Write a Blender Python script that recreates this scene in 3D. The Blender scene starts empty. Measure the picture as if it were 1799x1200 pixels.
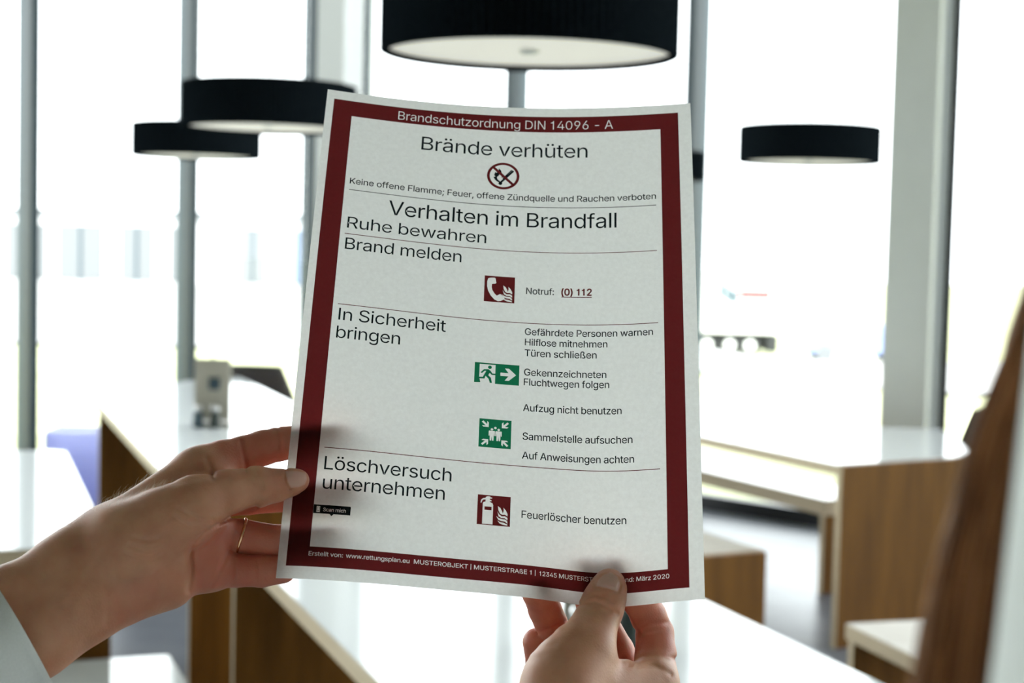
import bpy, bmesh, math, json, random
import numpy as np
from mathutils import Vector, Matrix
from mathutils.geometry import delaunay_2d_cdt
random.seed(7); rng = np.random.default_rng(7)
S = bpy.context.scene
COL = S.collection

# ------------------------------------------------------------------ camera
FPX, PITCH, ROLL, CAM_H = 2812.0, math.radians(3.4), math.radians(1.34), 1.6
CAM = np.array([0.0, 0.0, CAM_H])
_cx = np.array([[1, 0, 0], [0, math.cos(math.pi/2-PITCH), -math.sin(math.pi/2-PITCH)], [0, math.sin(math.pi/2-PITCH), math.cos(math.pi/2-PITCH)]])
_cz = np.array([[math.cos(ROLL), -math.sin(ROLL), 0], [math.sin(ROLL), math.cos(ROLL), 0], [0, 0, 1]])
CR = _cx @ _cz
cam_data = bpy.data.cameras.new('camera'); cam = bpy.data.objects.new('camera', cam_data); COL.objects.link(cam)
cam.location = CAM; cam.rotation_euler = Matrix(CR.tolist()).to_euler()
cam_data.sensor_width = 36.0; cam_data.lens = FPX/1799*36.0; cam_data.clip_start = .01; cam_data.clip_end = 1000
cam_data.dof.use_dof = True; cam_data.dof.focus_distance = .825; cam_data.dof.aperture_fstop = 11.0
S.camera = cam

# ------------------------------------------------------------------ daylight and exposure
world = bpy.data.worlds.new('overcast_sky'); S.world = world; world.use_nodes = True
bg = world.node_tree.nodes['Background']
bg.inputs[0].default_value = (.93, .975, 1.0, 1); bg.inputs[1].default_value = 4.0
sun_data = bpy.data.lights.new('yard_fill_sun', 'SUN'); sun_data.energy = 7.0; sun_data.angle = .02; sun_data.color = (1.0, .97, .92)
yard_fill_sun = bpy.data.objects.new('yard_fill_sun', sun_data); COL.objects.link(yard_fill_sun); yard_fill_sun.rotation_euler = (math.radians(40), 0, math.radians(-12))   # added to brighten the yard, high behind the building: falls on the yard only
S.view_settings.view_transform = 'Standard'; S.view_settings.look = 'None'
S.view_settings.gamma = 1.0; S.view_settings.exposure = .60; S.view_settings.use_curve_mapping = False
try:
    S.cycles.use_denoising = True; S.cycles.max_bounces = 10; S.cycles.transparent_max_bounces = 24
    S.cycles.sample_clamp_indirect = 6.0; S.cycles.caustics_reflective = False; S.cycles.caustics_refractive = False
except Exception: pass

# ------------------------------------------------------------------ helpers
def cam2world(P):
    P = np.asarray(P, float)
    return CAM + (P*np.array([1, -1, -1])) @ CR.T          # camera space: x right, y down, z away
def at(px, py, d):                                          # a photo pixel at a depth, in camera space
    return np.array([(px-899.5)/FPX*d, (py-600)/FPX*d, d])
def link(o, parent=None):
    COL.objects.link(o)
    if parent is not None: o.parent = parent
    return o
def origin(parent):
    v = np.zeros(3)
    while parent is not None: v = v+np.array(parent.location); parent = parent.parent
    return v
def mesh(name, verts, faces, mats, parent=None, smooth=False, loc=None, midx=None):
    """one mesh object; verts are world coordinates"""
    base = np.array(loc if loc is not None else (0, 0, 0), float) if parent is None else origin(parent)
    me = bpy.data.meshes.new(name)
    me.from_pydata((np.asarray(verts, float)-base).tolist(), [], [list(map(int, f)) for f in faces])
    for m in (mats if isinstance(mats, (list, tuple)) else [mats]): me.materials.append(m)
    if midx is not None: me.polygons.foreach_set('material_index', np.asarray(midx, np.int32))
    if smooth: me.polygons.foreach_set('use_smooth', np.ones(len(me.polygons), bool))
    me.update()
    o = bpy.data.objects.new(name, me)
    if parent is None: o.location = base
    return link(o, parent)
def empty(name, loc):
    o = bpy.data.objects.new(name, None); o.location = loc; o.empty_display_size = .1
    return link(o)
def tag(o, label=None, cat=None, group=None, kind=None):
    if label: o['label'] = label
    if cat: o['category'] = cat
    if group: o['group'] = group
    if kind: o['kind'] = kind
    return o
class MB:
    """collects shapes for one mesh"""
    def __init__(s): s.v = []; s.f = []; s.m = []
    def add(s, v, f, m=0):
        n = len(s.v); s.v += [tuple(map(float, q)) for q in v]; s.f += [[i+n for i in q] for q in f]; s.m += [m]*len(f); return s
    def box(s, c, size, ax=(1, 0, 0), ay=(0, 1, 0), az=(0, 0, 1), m=0, bev=0.0):
        bm = bmesh.new(); bmesh.ops.create_cube(bm, size=1)
        for q in bm.verts: q.co = Vector([q.co[i]*size[i] for i in range(3)])
        if bev: bmesh.ops.bevel(bm, geom=bm.edges[:], offset=bev, segments=2, affect='EDGES', profile=.5)
        ax, ay, az, c = (np.array(t, float) for t in (ax, ay, az, c))
        bm.verts.index_update()
        s.add([c+q.co.x*ax+q.co.y*ay+q.co.z*az for q in bm.verts], [[q.index for q in f.verts] for f in bm.faces], m); bm.free(); return s
    def prism(s, poly, z0, z1, m=0, mside=None, bev=0.0):
        bm = bmesh.new(); n = len(poly)
        a = [bm.verts.new((x, y, z0)) for x, y in poly]; b = [bm.verts.new((x, y, z1)) for x, y in poly]
        bm.faces.new(a[::-1]); bm.faces.new(b)
        for i in range(n): bm.faces.new((a[i], a[(i+1) % n], b[(i+1) % n], b[i]))
        bmesh.ops.recalc_face_normals(bm, faces=bm.faces)
        if bev: bmesh.ops.bevel(bm, geom=bm.edges[:], offset=bev, segments=2, affect='EDGES', profile=.5)
        bm.normal_update(); bm.verts.index_update()
        for f in bm.faces: f.material_index = m if f.normal.z > .5 else (m if mside is None else mside)
        k = len(s.v); s.v += [tuple(q.co) for q in bm.verts]
        for f in bm.faces: s.f.append([q.index+k for q in f.verts]); s.m.append(f.material_index)
        bm.free(); return s
    def tube(s, path, rad, n=10, m=0, cap=True):
        path = [np.array(q, float) for q in path]; rad = rad if isinstance(rad, (list, tuple)) else [rad]*len(path)
        rings = []; up = None
        for i, q in enumerate(path):
            t = path[min(i+1, len(path)-1)]-path[max(i-1, 0)]; t = t/np.linalg.norm(t)
            if up is None: up = np.array([0, 0, 1.]) if abs(t[2]) < .9 else np.array([1., 0, 0])
            x = np.cross(up, t); x /= np.linalg.norm(x); y = np.cross(t, x); up = y
            rings.append([q+rad[i]*(math.cos(a)*x+math.sin(a)*y) for a in np.linspace(0, 2*math.pi, n, endpoint=False)])
        v = [p for r in rings for p in r]; f = []
        for i in range(len(path)-1):
            for j in range(n): f.append([i*n+j, i*n+(j+1) % n, (i+1)*n+(j+1) % n, (i+1)*n+j])
        if cap: f.append(list(range(n))[::-1]); f.append([len(v)-n+j for j in range(n)])
        return s.add(v, f, m)
    def lathe(s, prof, c, n=48, m=0, wob=None):
        v = []; f = []; k = len(prof)
        for j in range(n):
            a = 2*math.pi*j/n; w = 0 if wob is None else wob(j)
            v += [(c[0]+(r+w*(r > 0))*math.cos(a), c[1]+(r+w*(r > 0))*math.sin(a), c[2]+z) for r, z in prof]
        for j in range(n):
            for i in range(k-1): f.append([j*k+i, ((j+1) % n)*k+i, ((j+1) % n)*k+i+1, j*k+i+1])
        return s.add(v, f, m)
    def build(s, name, mats, parent=None, smooth=False, loc=None):
        return mesh(name, s.v, s.f, mats, parent, smooth, loc, s.m)
def copy_tree(o, parent=None):
    c = o.copy(); COL.objects.link(c); c.parent = parent
    for ch in list(o.children): copy_tree(ch, c)
    return c

# ------------------------------------------------------------------ materials
def mat(name, col, rough=.6, **kw):
    m = bpy.data.materials.new(name); m.use_nodes = True
    b = m.node_tree.nodes['Principled BSDF']; b.inputs['Base Color'].default_value = (*col, 1); b.inputs['Roughness'].default_value = rough
    for k, v in kw.items(): b.inputs[k.replace('_', ' ')].default_value = v
    return m
def nodes(m): return m.node_tree.nodes, m.node_tree.links, m.node_tree.nodes['Principled BSDF']
def noise_col(m, c1, c2, scale, detail=4, stretch=(1, 1, 1), rough=.6, lo=.35, hi=.65, bump=0.0, dist=.001):
    N, L, b = nodes(m); tc = N.new('ShaderNodeTexCoord'); mp = N.new('ShaderNodeMapping'); mp.inputs['Scale'].default_value = stretch
    nz = N.new('ShaderNodeTexNoise'); nz.inputs['Scale'].default_value = scale; nz.inputs['Detail'].default_value = detail; nz.inputs['Roughness'].default_value = rough
    rp = N.new('ShaderNodeValToRGB'); rp.color_ramp.elements[0].position = lo; rp.color_ramp.elements[1].position = hi
    rp.color_ramp.elements[0].color = (*c1, 1); rp.color_ramp.elements[1].color = (*c2, 1)
    L.new(tc.outputs['Object'], mp.inputs[0]); L.new(mp.outputs[0], nz.inputs['Vector']); L.new(nz.outputs['Fac'], rp.inputs[0]); L.new(rp.outputs[0], b.inputs['Base Color'])
    if bump:
        bp = N.new('ShaderNodeBump'); bp.inputs['Strength'].default_value = bump; bp.inputs['Distance'].default_value = dist
        L.new(nz.outputs['Fac'], bp.inputs['Height']); L.new(bp.outputs[0], b.inputs['Normal'])
    return m
M = {}
M['laminate'] = mat('white_laminate', (.80, .83, .84), .10)
M['ply'] = noise_col(mat('plywood_edge', (.62, .50, .33), .5), (.60, .48, .31), (.70, .58, .40), 3, stretch=(1, 1, 60))
M['oak'] = noise_col(mat('oak_panel', (.25, .13, .045), .55, Specular_IOR_Level=.22), (.13, .052, .005), (.215, .090, .010), 2.2, stretch=(9, 9, .7), detail=7)
M['benchtop'] = noise_col(mat('pale_bench_top', (.72, .70, .64), .3), (.68, .66, .60), (.78, .76, .71), 5, stretch=(1, 8, 1))
M['greybeige'] = noise_col(mat('worn_oak_top', (.4, .36, .3), .6), (.36, .32, .26), (.44, .40, .33), 5, stretch=(1, 8, 1))
M['stooltop'] = noise_col(mat('pale_oak_top', (.5, .46, .4), .5), (.46, .42, .36), (.56, .52, .46), 5, stretch=(1, 8, 1))
M['floor'] = noise_col(mat('slate_floor', (.16, .17, .18), .34, Specular_IOR_Level=.32), (.14, .155, .185), (.22, .24, .275), 2.5, detail=8)
M['white_wall'] = noise_col(mat('grey_plaster', (.3, .3, .3), .9), (.335, .34, .345), (.355, .36, .365), 30)
M['column'] = noise_col(mat('column_paint', (.9, .92, .88), .8), (.885, .905, .865), (.905, .925, .885), 6)
M['pale_render'] = mat('pale_render', (.42, .44, .44), .9)
M['frame'] = mat('grey_window_frame', (.025, .055, .075), .4)
M['frame_light'] = mat('pale_window_frame', (.70, .76, .80), .45)
M['column_strip'] = mat('white_column_strip', (.88, .92, .94), .5)  # strip that stands in for the column's window-lit side
M['black_rail'] = mat('black_bottom_rail', (.012, .014, .018), .4)
M['felt'] = noise_col(mat('charcoal_felt', (.010, .012, .016), 1.0, Specular_IOR_Level=0.0), (.006, .009, .012), (.011, .015, .019), 160, bump=.4)
M['diffuser'] = mat('lit_cream_diffuser', (.84, .82, .74), .7, Emission_Color=(1.0, .965, .86, 1), Emission_Strength=.26)
M['steel'] = mat('brushed_steel', (.6, .6, .6), .35, Metallic=1.0)
M['chair'] = mat('grey_brown_chair_shell', (.10, .09, .085), .5)
M['crate'] = mat('lilac_blue_plastic', (.74, .76, .95), .4)
_N, _L, _b = nodes(M['crate']); _t = _N.new('ShaderNodeBsdfTranslucent'); _t.inputs[0].default_value = (.80, .82, .98, 1); _m = _N.new('ShaderNodeMixShader'); _m.inputs[0].default_value = .8
_L.new(_b.outputs[0], _m.inputs[1]); _L.new(_t.outputs[0], _m.inputs[2]); _L.new(_m.outputs[0], _N['Material Output'].inputs[0])
M['grass'] = noise_col(mat('meadow_grass', (.3, .36, .1), .9), (.32, .34, .18), (.42, .43, .27), .6, detail=8)
M['asphalt'] = noise_col(mat('pale_asphalt', (.32, .32, .31), .9), (.28, .28, .275), (.36, .36, .35), 3, detail=6)
M['white_metal'] = mat('white_cladding', (.66, .67, .68), .6)
M['shutter'] = mat('grey_window_bay', (.14, .15, .155), .4)
M['bluebay'] = mat('blue_window_bay', (.22, .28, .42), .4)
M['rubber'] = mat('black_rubber', (.02, .022, .024), .8)
M['red'] = mat('red_print', (.42, .015, .02), .5)
M['navy'] = mat('dark_print', (.04, .07, .09), .5)
M['carblue'] = mat('blue_car_paint', (.20, .26, .45), .3)
M['darkglass'] = mat('dark_glass', (.03, .035, .04), .1)
M['beige'] = noise_col(mat('beige_card_holder', (.44, .41, .34), .6), (.42, .39, .32), (.47, .44, .37), 9)
M['greendark'] = mat('dark_green_plastic', (.022, .035, .030), .45)
M['shirt'] = noise_col(mat('white_cotton', (.72, .76, .74), .9), (.73, .76, .74), (.77, .80, .78), 900, bump=.25, dist=.0004)
M['trousers'] = mat('dark_denim', (.03, .04, .07), .9)
M['shoe'] = mat('white_shoe', (.7, .7, .7), .6)
M['gold'] = mat('rose_gold', (.85, .52, .32), .18, Metallic=1.0)
def mk_glass():
    m = bpy.data.materials.new('window_glass'); m.use_nodes = True; N = m.node_tree.nodes; L = m.node_tree.links; N.clear()
    o = N.new('ShaderNodeOutputMaterial'); mx = N.new('ShaderNodeMixShader'); t = N.new('ShaderNodeBsdfTransparent'); g = N.new('ShaderNodeBsdfGlossy')
    t.inputs[0].default_value = (.97, .985, .98, 1); g.inputs['Roughness'].default_value = .0
    fr = N.new('ShaderNodeFresnel'); fr.inputs[0].default_value = 1.25
    L.new(fr.outputs[0], mx.inputs[0]); L.new(t.outputs[0], mx.inputs[1]); L.new(g.outputs[0], mx.inputs[2]); L.new(mx.outputs[0], o.inputs[0]); return m
M['glass'] = mk_glass()
def mk_paper():
    m = bpy.data.materials.new('white_copy_paper'); m.use_nodes = True; N = m.node_tree.nodes; L = m.node_tree.links; N.clear()
    o = N.new('ShaderNodeOutputMaterial'); mx = N.new('ShaderNodeMixShader'); d = N.new('ShaderNodeBsdfDiffuse'); t = N.new('ShaderNodeBsdfTranslucent')
    tc = N.new('ShaderNodeTexCoord'); nz = N.new('ShaderNodeTexNoise'); nz.inputs['Scale'].default_value = 420; nz.inputs['Detail'].default_value = 4; nz.inputs['Roughness'].default_value = .7
    rp = N.new('ShaderNodeValToRGB'); rp.color_ramp.elements[0].position = .3; rp.color_ramp.elements[1].position = .7
    rp.color_ramp.elements[0].color = (.80, .80, .785, 1); rp.color_ramp.elements[1].color = (.87, .875, .86, 1)
    L.new(tc.outputs['Object'], nz.inputs['Vector']); L.new(nz.outputs['Fac'], rp.inputs[0]); L.new(rp.outputs[0], t.inputs[0]); L.new(rp.outputs[0], d.inputs[0])
    mx.inputs[0].default_value = .52                      # fibre sheet: this share of the light passes through
    L.new(d.outputs[0], mx.inputs[1]); L.new(t.outputs[0], mx.inputs[2]); L.new(mx.outputs[0], o.inputs[0]); return m
M['paper'] = mk_paper()
def ink(name, tint):
    """a toner film: lets through the light of the sheet below, tinted"""
    m = bpy.data.materials.new(name); m.use_nodes = True; N = m.node_tree.nodes; L = m.node_tree.links; N.clear()
    o = N.new('ShaderNodeOutputMaterial'); ad = N.new('ShaderNodeAddShader'); t = N.new('ShaderNodeBsdfTransparent'); d = N.new('ShaderNodeBsdfDiffuse')
    t.inputs[0].default_value = (*tint, 1); d.inputs[0].default_value = (*[min(.05, x*.18+.004) for x in tint], 1)
    L.new(t.outputs[0], ad.inputs[0]); L.new(d.outputs[0], ad.inputs[1]); L.new(ad.outputs[0], o.inputs[0]); return m
M['ink_red'] = ink('dark_red_toner', (.145, .018, .020)); M['ink_black'] = ink('black_toner', (.012, .018, .022)); M['ink_green'] = ink('green_toner', (.012, .20, .095))

# ------------------------------------------------------------------ the building shell
CO = np.array([-1.3396, 12.2125]); DR = np.array([.74, -.673]); DL = np.array([-.673, -.74])
Hc = 5.2
endR = CO+DR*10.3; endL = CO+DL*14.0
BACK = -4.5
poly = [tuple(CO), tuple(endR), (endR[0], BACK), (endL[0], BACK), tuple(endL)]
tag(MB().prism(poly[::-1], -.12, 0.0).build('floor', M['floor']), kind='structure')
tag(MB().prism(poly[::-1], Hc, Hc+.12).build('ceiling', M['white_wall']), kind='structure')
def wall(name, p, q, m='white_wall'):
    p = np.array(p); q = np.array(q); c = (p+q)/2; d = q-p; L_ = np.linalg.norm(d); d = d/L_
    tag(MB().box((c[0], c[1], Hc/2), (L_, .12, Hc), (d[0], d[1], 0), (-d[1], d[0], 0)).build(name, M[m]), kind='structure')
wall('wall_right', (endR[0]+.06, 1.52), (endR[0]+.06, BACK)); wall('wall_left', (endL[0]-.06, endL[1]), (endL[0]-.06, BACK))
wall('wall_back', (endL[0], BACK-.06), (endR[0], BACK-.06))
tn = [0]; wn = [0]
def mullion(c, d, w=.062, dep=.17, m='frame', z0=.0, z1=Hc):
    tn[0] += 1
    tag(MB().box((c[0], c[1], (z0+z1)/2), (w, dep, z1-z0), (d[0], d[1], 0), (-d[1], d[0], 0), bev=.004).build('trim_%d' % tn[0], M[m]), kind='structure')
def facade(d, ts):
    for a, b in zip(ts[:-1], ts[1:]):
        wn[0] += 1; c = CO+d*(a+b)/2
        g = tag(MB().box((c[0], c[1], Hc/2), (b-a-.05, .012, Hc-.05), (d[0], d[1], 0), (-d[1], d[0], 0)).build('window_%d' % wn[0], M['glass'], loc=(c[0], c[1], 0)), kind='structure')
        MB().box((c[0], c[1], .045), (b-a, .09, .09), (d[0], d[1], 0), (-d[1], d[0], 0), bev=.004).build('bottom_rail', M['black_rail'], g)
        MB().box((c[0], c[1], Hc-.04), (b-a, .09, .08), (d[0], d[1], 0), (-d[1], d[0], 0), bev=.004).build('top_rail', M['frame'], g)
TR = [.0, 1.80, 3.31, 4.86, 6.4, 7.95, 9.5, 10.3]; TL = [.31, 1.40, 2.635, 3.85, 5.07, 6.3, 7.5, 8.7, 9.9, 11.1, 12.3, 13.5, 14.0]
facade(DR, TR); facade(DL, TL)
for t in TR[1:]: mullion(CO+DR*t, DR)
for t in TL: mullion(CO+DL*t, DL, *((.046, .11) if t < .5 else (.062, .17)))
DS = np.array([0.0, -1.0])
TS = [0.0, 1.25, 2.5, 3.75]
_co = CO; CO = np.array(endR); facade(DS, TS)
for t in TS[1:]: mullion(CO+DS*t, DS)
CO = _co
# white column standing just outside the glass corner
tag(MB().box((-1.362, 12.62, Hc/2), (.445, .30, Hc+.3), (1, 0, 0), (0, 1, 0), bev=.01).build('column_corner', M['pale_render']), kind='structure')
mullion(CO+DR*.285, DR, .016, .06)
# free-standing column on the right, with a pale strip added for its lit side and the dark post behind it
_e = np.array([.906, -.423]); _n = np.array([.423, .906]); _c = np.array([2.24, 8.60])-.123*_e+.08*_n
tag(MB().box((_c[0], _c[1], Hc/2), (.246, .16, Hc), (_e[0], _e[1], 0), (_n[0], _n[1], 0), bev=.003).build('column_right', M['column']), kind='structure')
tag(MB().box((2.315, 8.735, Hc/2), (.085, .03, Hc), (.88, .47, 0), (-.47, .88, 0), bev=.003).build('trim_40', M['column_strip']), kind='structure')
tag(MB().box((2.372, 8.77, Hc/2), (.03, .10, Hc), (1, 0, 0), (0, 1, 0), bev=.003).build('trim_41', M['black_rail']), kind='structure')

# ------------------------------------------------------------------ outside
def gz(x, y):
    t = min(max((y-14)/58, 0), 1); s = min(max((x+2)/12, 0), 1); s = s*s*(3-2*s)
    return -.16-.12*t-2.75*t*s
gv = []; gf = []
xs = np.concatenate([np.linspace(-120, -20, 11), np.linspace(-15, 45, 25), np.linspace(55, 140, 9)]); ys = np.concatenate([np.linspace(-6, 14, 6), np.linspace(18, 100, 22), np.linspace(120, 260, 8)])
for y in ys:
    for x in xs: gv.append((x, y, gz(x, y)))
nx = len(xs)
for j in range(len(ys)-1):
    for i in range(nx-1): gf.append([j*nx+i, j*nx+i+1, (j+1)*nx+i+1, (j+1)*nx+i])
tag(mesh('ground', gv, gf, M['grass'], smooth=True), kind='structure')
rv = []
for y in np.linspace(26, 62, 10):
    for x in np.linspace(-60, 60, 41): rv.append((x, y, gz(x, y)+.05))
tag(mesh('road', rv, [[j*41+i, j*41+i+1, (j+1)*41+i+1, (j+1)*41+i] for j in range(9) for i in range(40)], M['asphalt'], smooth=True), kind='structure')
# low building far behind the left glass front
b = empty('industrial_building', (-12.5, 62, gz(-12, 62)))
tag(b, 'low white industrial building with grey window bays far outside the left glass front', 'building')
z0 = gz(-12, 62)
MB().box((-12.5, 64, z0+1.35), (24, 4, 2.7)).build('wall', M['white_metal'], b)
MB().box((-12.5, 64, z0+2.8), (24.4, 4.4, .2)).build('roof', M['shutter'], b)
for x0, x1, m in ((-19.6, -18.1, 'shutter'), (-17.6, -15.9, 'shutter'), (-15.2, -13.95, 'shutter'), (-13.3, -12.4, 'shutter'), (-10.6, -9.6, 'shutter'), (-8.9, -7.9, 'bluebay'), (-4.6, -3.2, 'shutter')):
    w = MB().box(((x0+x1)/2, 61.97, z0+1.25), (x1-x0, .10, 2.1)).build('window', M[m], b)
    MB().box(((x0+x1)/2, 61.90, z0+1.25), (.08, .06, 2.1)).build('window_post', M['frame'], w)
# truck
TX, TY = 9.55, 72.0; tz = gz(TX, TY)+.02
tr = empty('truck', (TX, TY, tz)); tag(tr, 'white box truck parked outside behind the right glass front', 'truck')
def tb(name, c, s, m, par=None, bev=.05): return MB().box((TX+c[0], TY+c[1], tz+c[2]), s, bev=bev).build(name, M[m], par or tr)
tb('trailer', (-1.2, 0, 2.35), (6.6, 2.4, 2.75), 'white_metal'); tb('chassis', (-1.2, 0, .80), (6.4, 1.6, .3), 'rubber')
tb('bumper', (2.0, 0, .55), (.5, 2.3, .75), 'rubber')
ml = MB()
for k, (x, z, w, h) in enumerate(((-.35, 2.9, .25, .7), (-.05, 2.75, .25, .7), (.25, 2.6, .3, .6))): ml.box((TX+x, TY-1.21, tz+z), (w, .02, h))
ml.build('dark_emblem', M['navy'], tr); tb('red_emblem', (1.15, -1.21, 2.72), (1.4, .02, .34), 'red', bev=.005)
cab = tb('cab', (-5.9, 0, 1.75), (2.0, 2.3, 2.6), 'white_metal', bev=.2); tb('windscreen', (-6.92, 0, 2.3), (.05, 1.9, .9), 'darkglass', cab, .02)
for x in (-6.0, -1.9, -.9, .1, 1.0):
    for sy in (-1.0, 1.0):
        w = MB().tube([(TX+x, TY+sy-.14, tz+.46), (TX+x, TY+sy+.14, tz+.46)], .46, 20).build('wheel', M['rubber'], tr)
        MB().tube([(TX+x, TY+sy-.17, tz+.46), (TX+x, TY+sy+.17, tz+.46)], .24, 14).build('hub', M['white_metal'], w)
# car
CX, CY = 12.4, 58.0; cz = gz(CX, CY)+.05
ca = empty('car', (CX, CY, cz)); tag(ca, 'pale blue hatchback car parked outside beside the grey column', 'car')
prof = [(-1.9, .35), (-1.95, .75), (-1.3, .92), (-.75, 1.42), (.75, 1.45), (1.5, .98), (1.95, .9), (1.98, .35)]
v = [(CX+x, CY+s, cz+z) for s in (-.85, .85) for x, z in prof]; n = len(prof)
mesh('body', v, [list(range(n)), list(range(n, 2*n))[::-1]]+[[i, (i+1) % n, n+(i+1) % n, n+i][::-1] for i in range(n)], M['carblue'], ca)
MB().prism([(CX-.72, CY-.87), (CX+.85, CY-.87), (CX+.85, CY-.855), (CX-.72, CY-.855)], cz+.98, cz+1.34).build('side_window', M['bluebay'], ca)  # glass colour paled to imitate bright haze
for x in (-1.2, 1.25):
    for s in (-.8, .8): MB().tube([(CX+x, CY+s-.1, cz+.3), (CX+x, CY+s+.1, cz+.3)], .31, 18).build('wheel', M['shutter'], ca)  # tyres coloured grey to imitate bright haze

# ------------------------------------------------------------------ tables and benches
def inset(poly, d):
    c = np.mean(poly, 0); return [tuple(np.array(q)+(c-np.array(q))/np.linalg.norm(c-np.array(q))*d) for q in poly]
def panel(p, q, ztop, name, par, th=.034):
    p = np.array(p); q = np.array(q); c = (p+q)/2; d = (q-p); L_ = np.linalg.norm(d); d /= L_; n_ = np.array([-d[1], d[0]])
    mb = MB(); mb.box((c[0], c[1], ztop/2), (L_, th, ztop), (d[0], d[1], 0), (n_[0], n_[1], 0), bev=.0015)
    # raw plywood shows on the two upright edges
    idx = []
    for f in mb.f:
        P = np.array([mb.v[i] for i in f]); nn = np.cross(P[1]-P[0], P[2]-P[0]); nn /= np.linalg.norm(nn)+1e-12
        idx.append(1 if abs(nn[0]*d[0]+nn[1]*d[1]) > .7 else 0)
    mb.m = idx
    return mb.build(name, [M['oak'], M['ply']], par)
def table(poly, panels, label, ztop=.75, th=.045, full=()):
    c = np.mean(poly, 0); t = empty('long_table', (c[0], c[1], 0)); tag(t, label, 'table', 'white-topped long tables')
    MB().prism(poly, ztop-th, ztop-.004).build('tabletop', M['ply'], t)
    MB().prism(inset(poly, .004), ztop-.004, ztop).build('laminate_surface', M['laminate'], t)
    for k, (p, q) in enumerate(panels): panel(p, q, ztop-.003 if k in full else ztop-th, 'side_panel', t)
    return t
def along(p, d, s): return (p[0]+d[0]*s, p[1]+d[1]*s)
A1 = (.345, -.939); N1 = (.939, .345)
# the table in the foreground, under the sheet
fl = (-.789, 4.547); fr = along(fl, N1, .96); nl = along(fl, A1, 2.6); nr = along(fr, A1, 2.6)
table([nl, nr, fr, fl], [(along(fl, A1, .03), along(fr, A1, .03)), (along(nl, A1, -.05), along(nr, A1, -.05))], 'white-topped long table with oak end panels in front, under the held sheet')
# the table behind the left hand, with the angled far end
table([(-1.05, 5.19), (-.13, 5.53), (-1.687, 9.935), (-1.947, 9.607), (-2.159, 8.304)], [((-1.045, 5.215), (-.14, 5.555)), ((-2.145, 8.31), (-1.25, 8.64))], 'white-topped long table behind the left hand, carrying the beige card stand')
# the table at the left edge
tr_ = (-1.769, 6.34); tn_ = (-1.091, 4.375); N3 = (.945, .326)
rnd = [along(tr_, N3, -.95), along(tr_, N3, -.05), along(tr_, (.326, -.945), .05)]
table([tn_]+[rnd[2], rnd[1], rnd[0], along(tn_, N3, -.95)], [(along(tn_, (-.326, .945), .02), along(along(tn_, N3, -.95), (-.326, .945), .02)), (along(tr_, (.326, -.945), .08), along(along(tr_, N3, -.95), (.326, -.945), .08))], 'white-topped long table at the left edge behind the wrist')
# the table on the right
table([(1.325, 6.438), (2.025, 6.847), (2.13, 7.857), (1.827, 7.893), (.85, 9.72), (-.05, 9.20)], [((1.334, 6.424), (2.034, 6.831)), ((-.03, 9.20), (.84, 9.70))], 'white-topped long table with a wide oak end panel, right of the sheet', full=(0,))
def bench(p, a, w, L_, label, side=1, ztop=.45, th=.04, top='benchtop', full=False):
    n_ = np.array([-a[1], a[0]])*side; p = np.array(p); a = np.array(a)
    P = [p, p+n_*w, p+n_*w+a*L_, p+a*L_]; c = np.mean(P, 0)
    if side < 0: P = P[::-1]
    t = empty('bench', (c[0], c[1], 0)); tag(t, label, 'bench', 'benches beside the tables')
    area = sum(P[i][0]*P[(i+1) % 4][1]-P[(i+1) % 4][0]*P[i][1] for i in range(4))
    if area < 0: P = P[::-1]
    MB().prism([tuple(q) for q in P], ztop-th, ztop, 0, 1, bev=.004).build('seat', [M[top], M['ply']], t)
    for k, s in enumerate((-.018 if full else .03, L_-.03)): panel(p+a*s+n_*.005, p+a*s+n_*(w-.005), ztop-.003 if full and k == 0 else ztop-th, 'side_panel', t)
    return t
bench((-.929, 4.377), (.36, -.933), .37, 1.7, 'white-topped bench below the left wrist, at the bottom left corner', -1, top='laminate')
bench((1.484, 7.425), (-.457, .89), .36, 2.3, 'white-topped bench tucked under the right-hand table', -1, top='laminate', th=.075)
bench((.991, 6.153), (-.457, .89), .38, 1.9, 'low oak bench between the sheet and the right-hand table', 1, top='greybeige', full=True)
bench((1.061, 4.938), (.284, -.959), .42, 1.7, 'pale wooden bench beside the hair, in front of the wide oak panel', 1, top='stooltop', th=.05)

# ------------------------------------------------------------------ pendant lamps
def lamp_proto():
    r = empty('pendant_lamp', (0, 0, 0)); R_ = .30; h = .155
    MB().lathe([(R_-.006, 0), (R_, 0.003), (R_, h-.003), (R_-.006, h), (R_-.012, h), (R_-.012, 0), (R_-.006, 0)], (0, 0, 0), 240, wob=lambda j: .0022 if j % 2 else 0).build('shade', M['felt'], r, False)
    d = MB().lathe([(0, .013), (.03, .013), (R_-.02, .013), (R_-.013, .013), (R_-.013, .021), (0, .021)], (0, 0, 0), 96).build('diffuser', M['diffuser'], r, True)
    MB().lathe([(0, .005), (.016, .005), (.02, .009), (.02, .014)], (0, 0, 0), 24).build('knob', M['column'], d, True)
    MB().lathe([(0, h-.01), (R_-.013, h-.01), (R_-.013, h-.004), (0, h-.004)], (0, 0, 0), 64).build('top_plate', M['felt'], r)
    MB().tube([(0, 0, h-.004), (0, 0, Hc-1.99)], .0012, 8).build('cable', M['steel'], r)
    MB().lathe([(0, Hc-2.035), (.05, Hc-2.035), (.055, Hc-2.0), (.055, Hc-1.985), (0, Hc-1.985)], (0, 0, 0), 32).build('ceiling_rose', M['white_wall'], r, True)
    return r
lp = lamp_proto()
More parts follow.
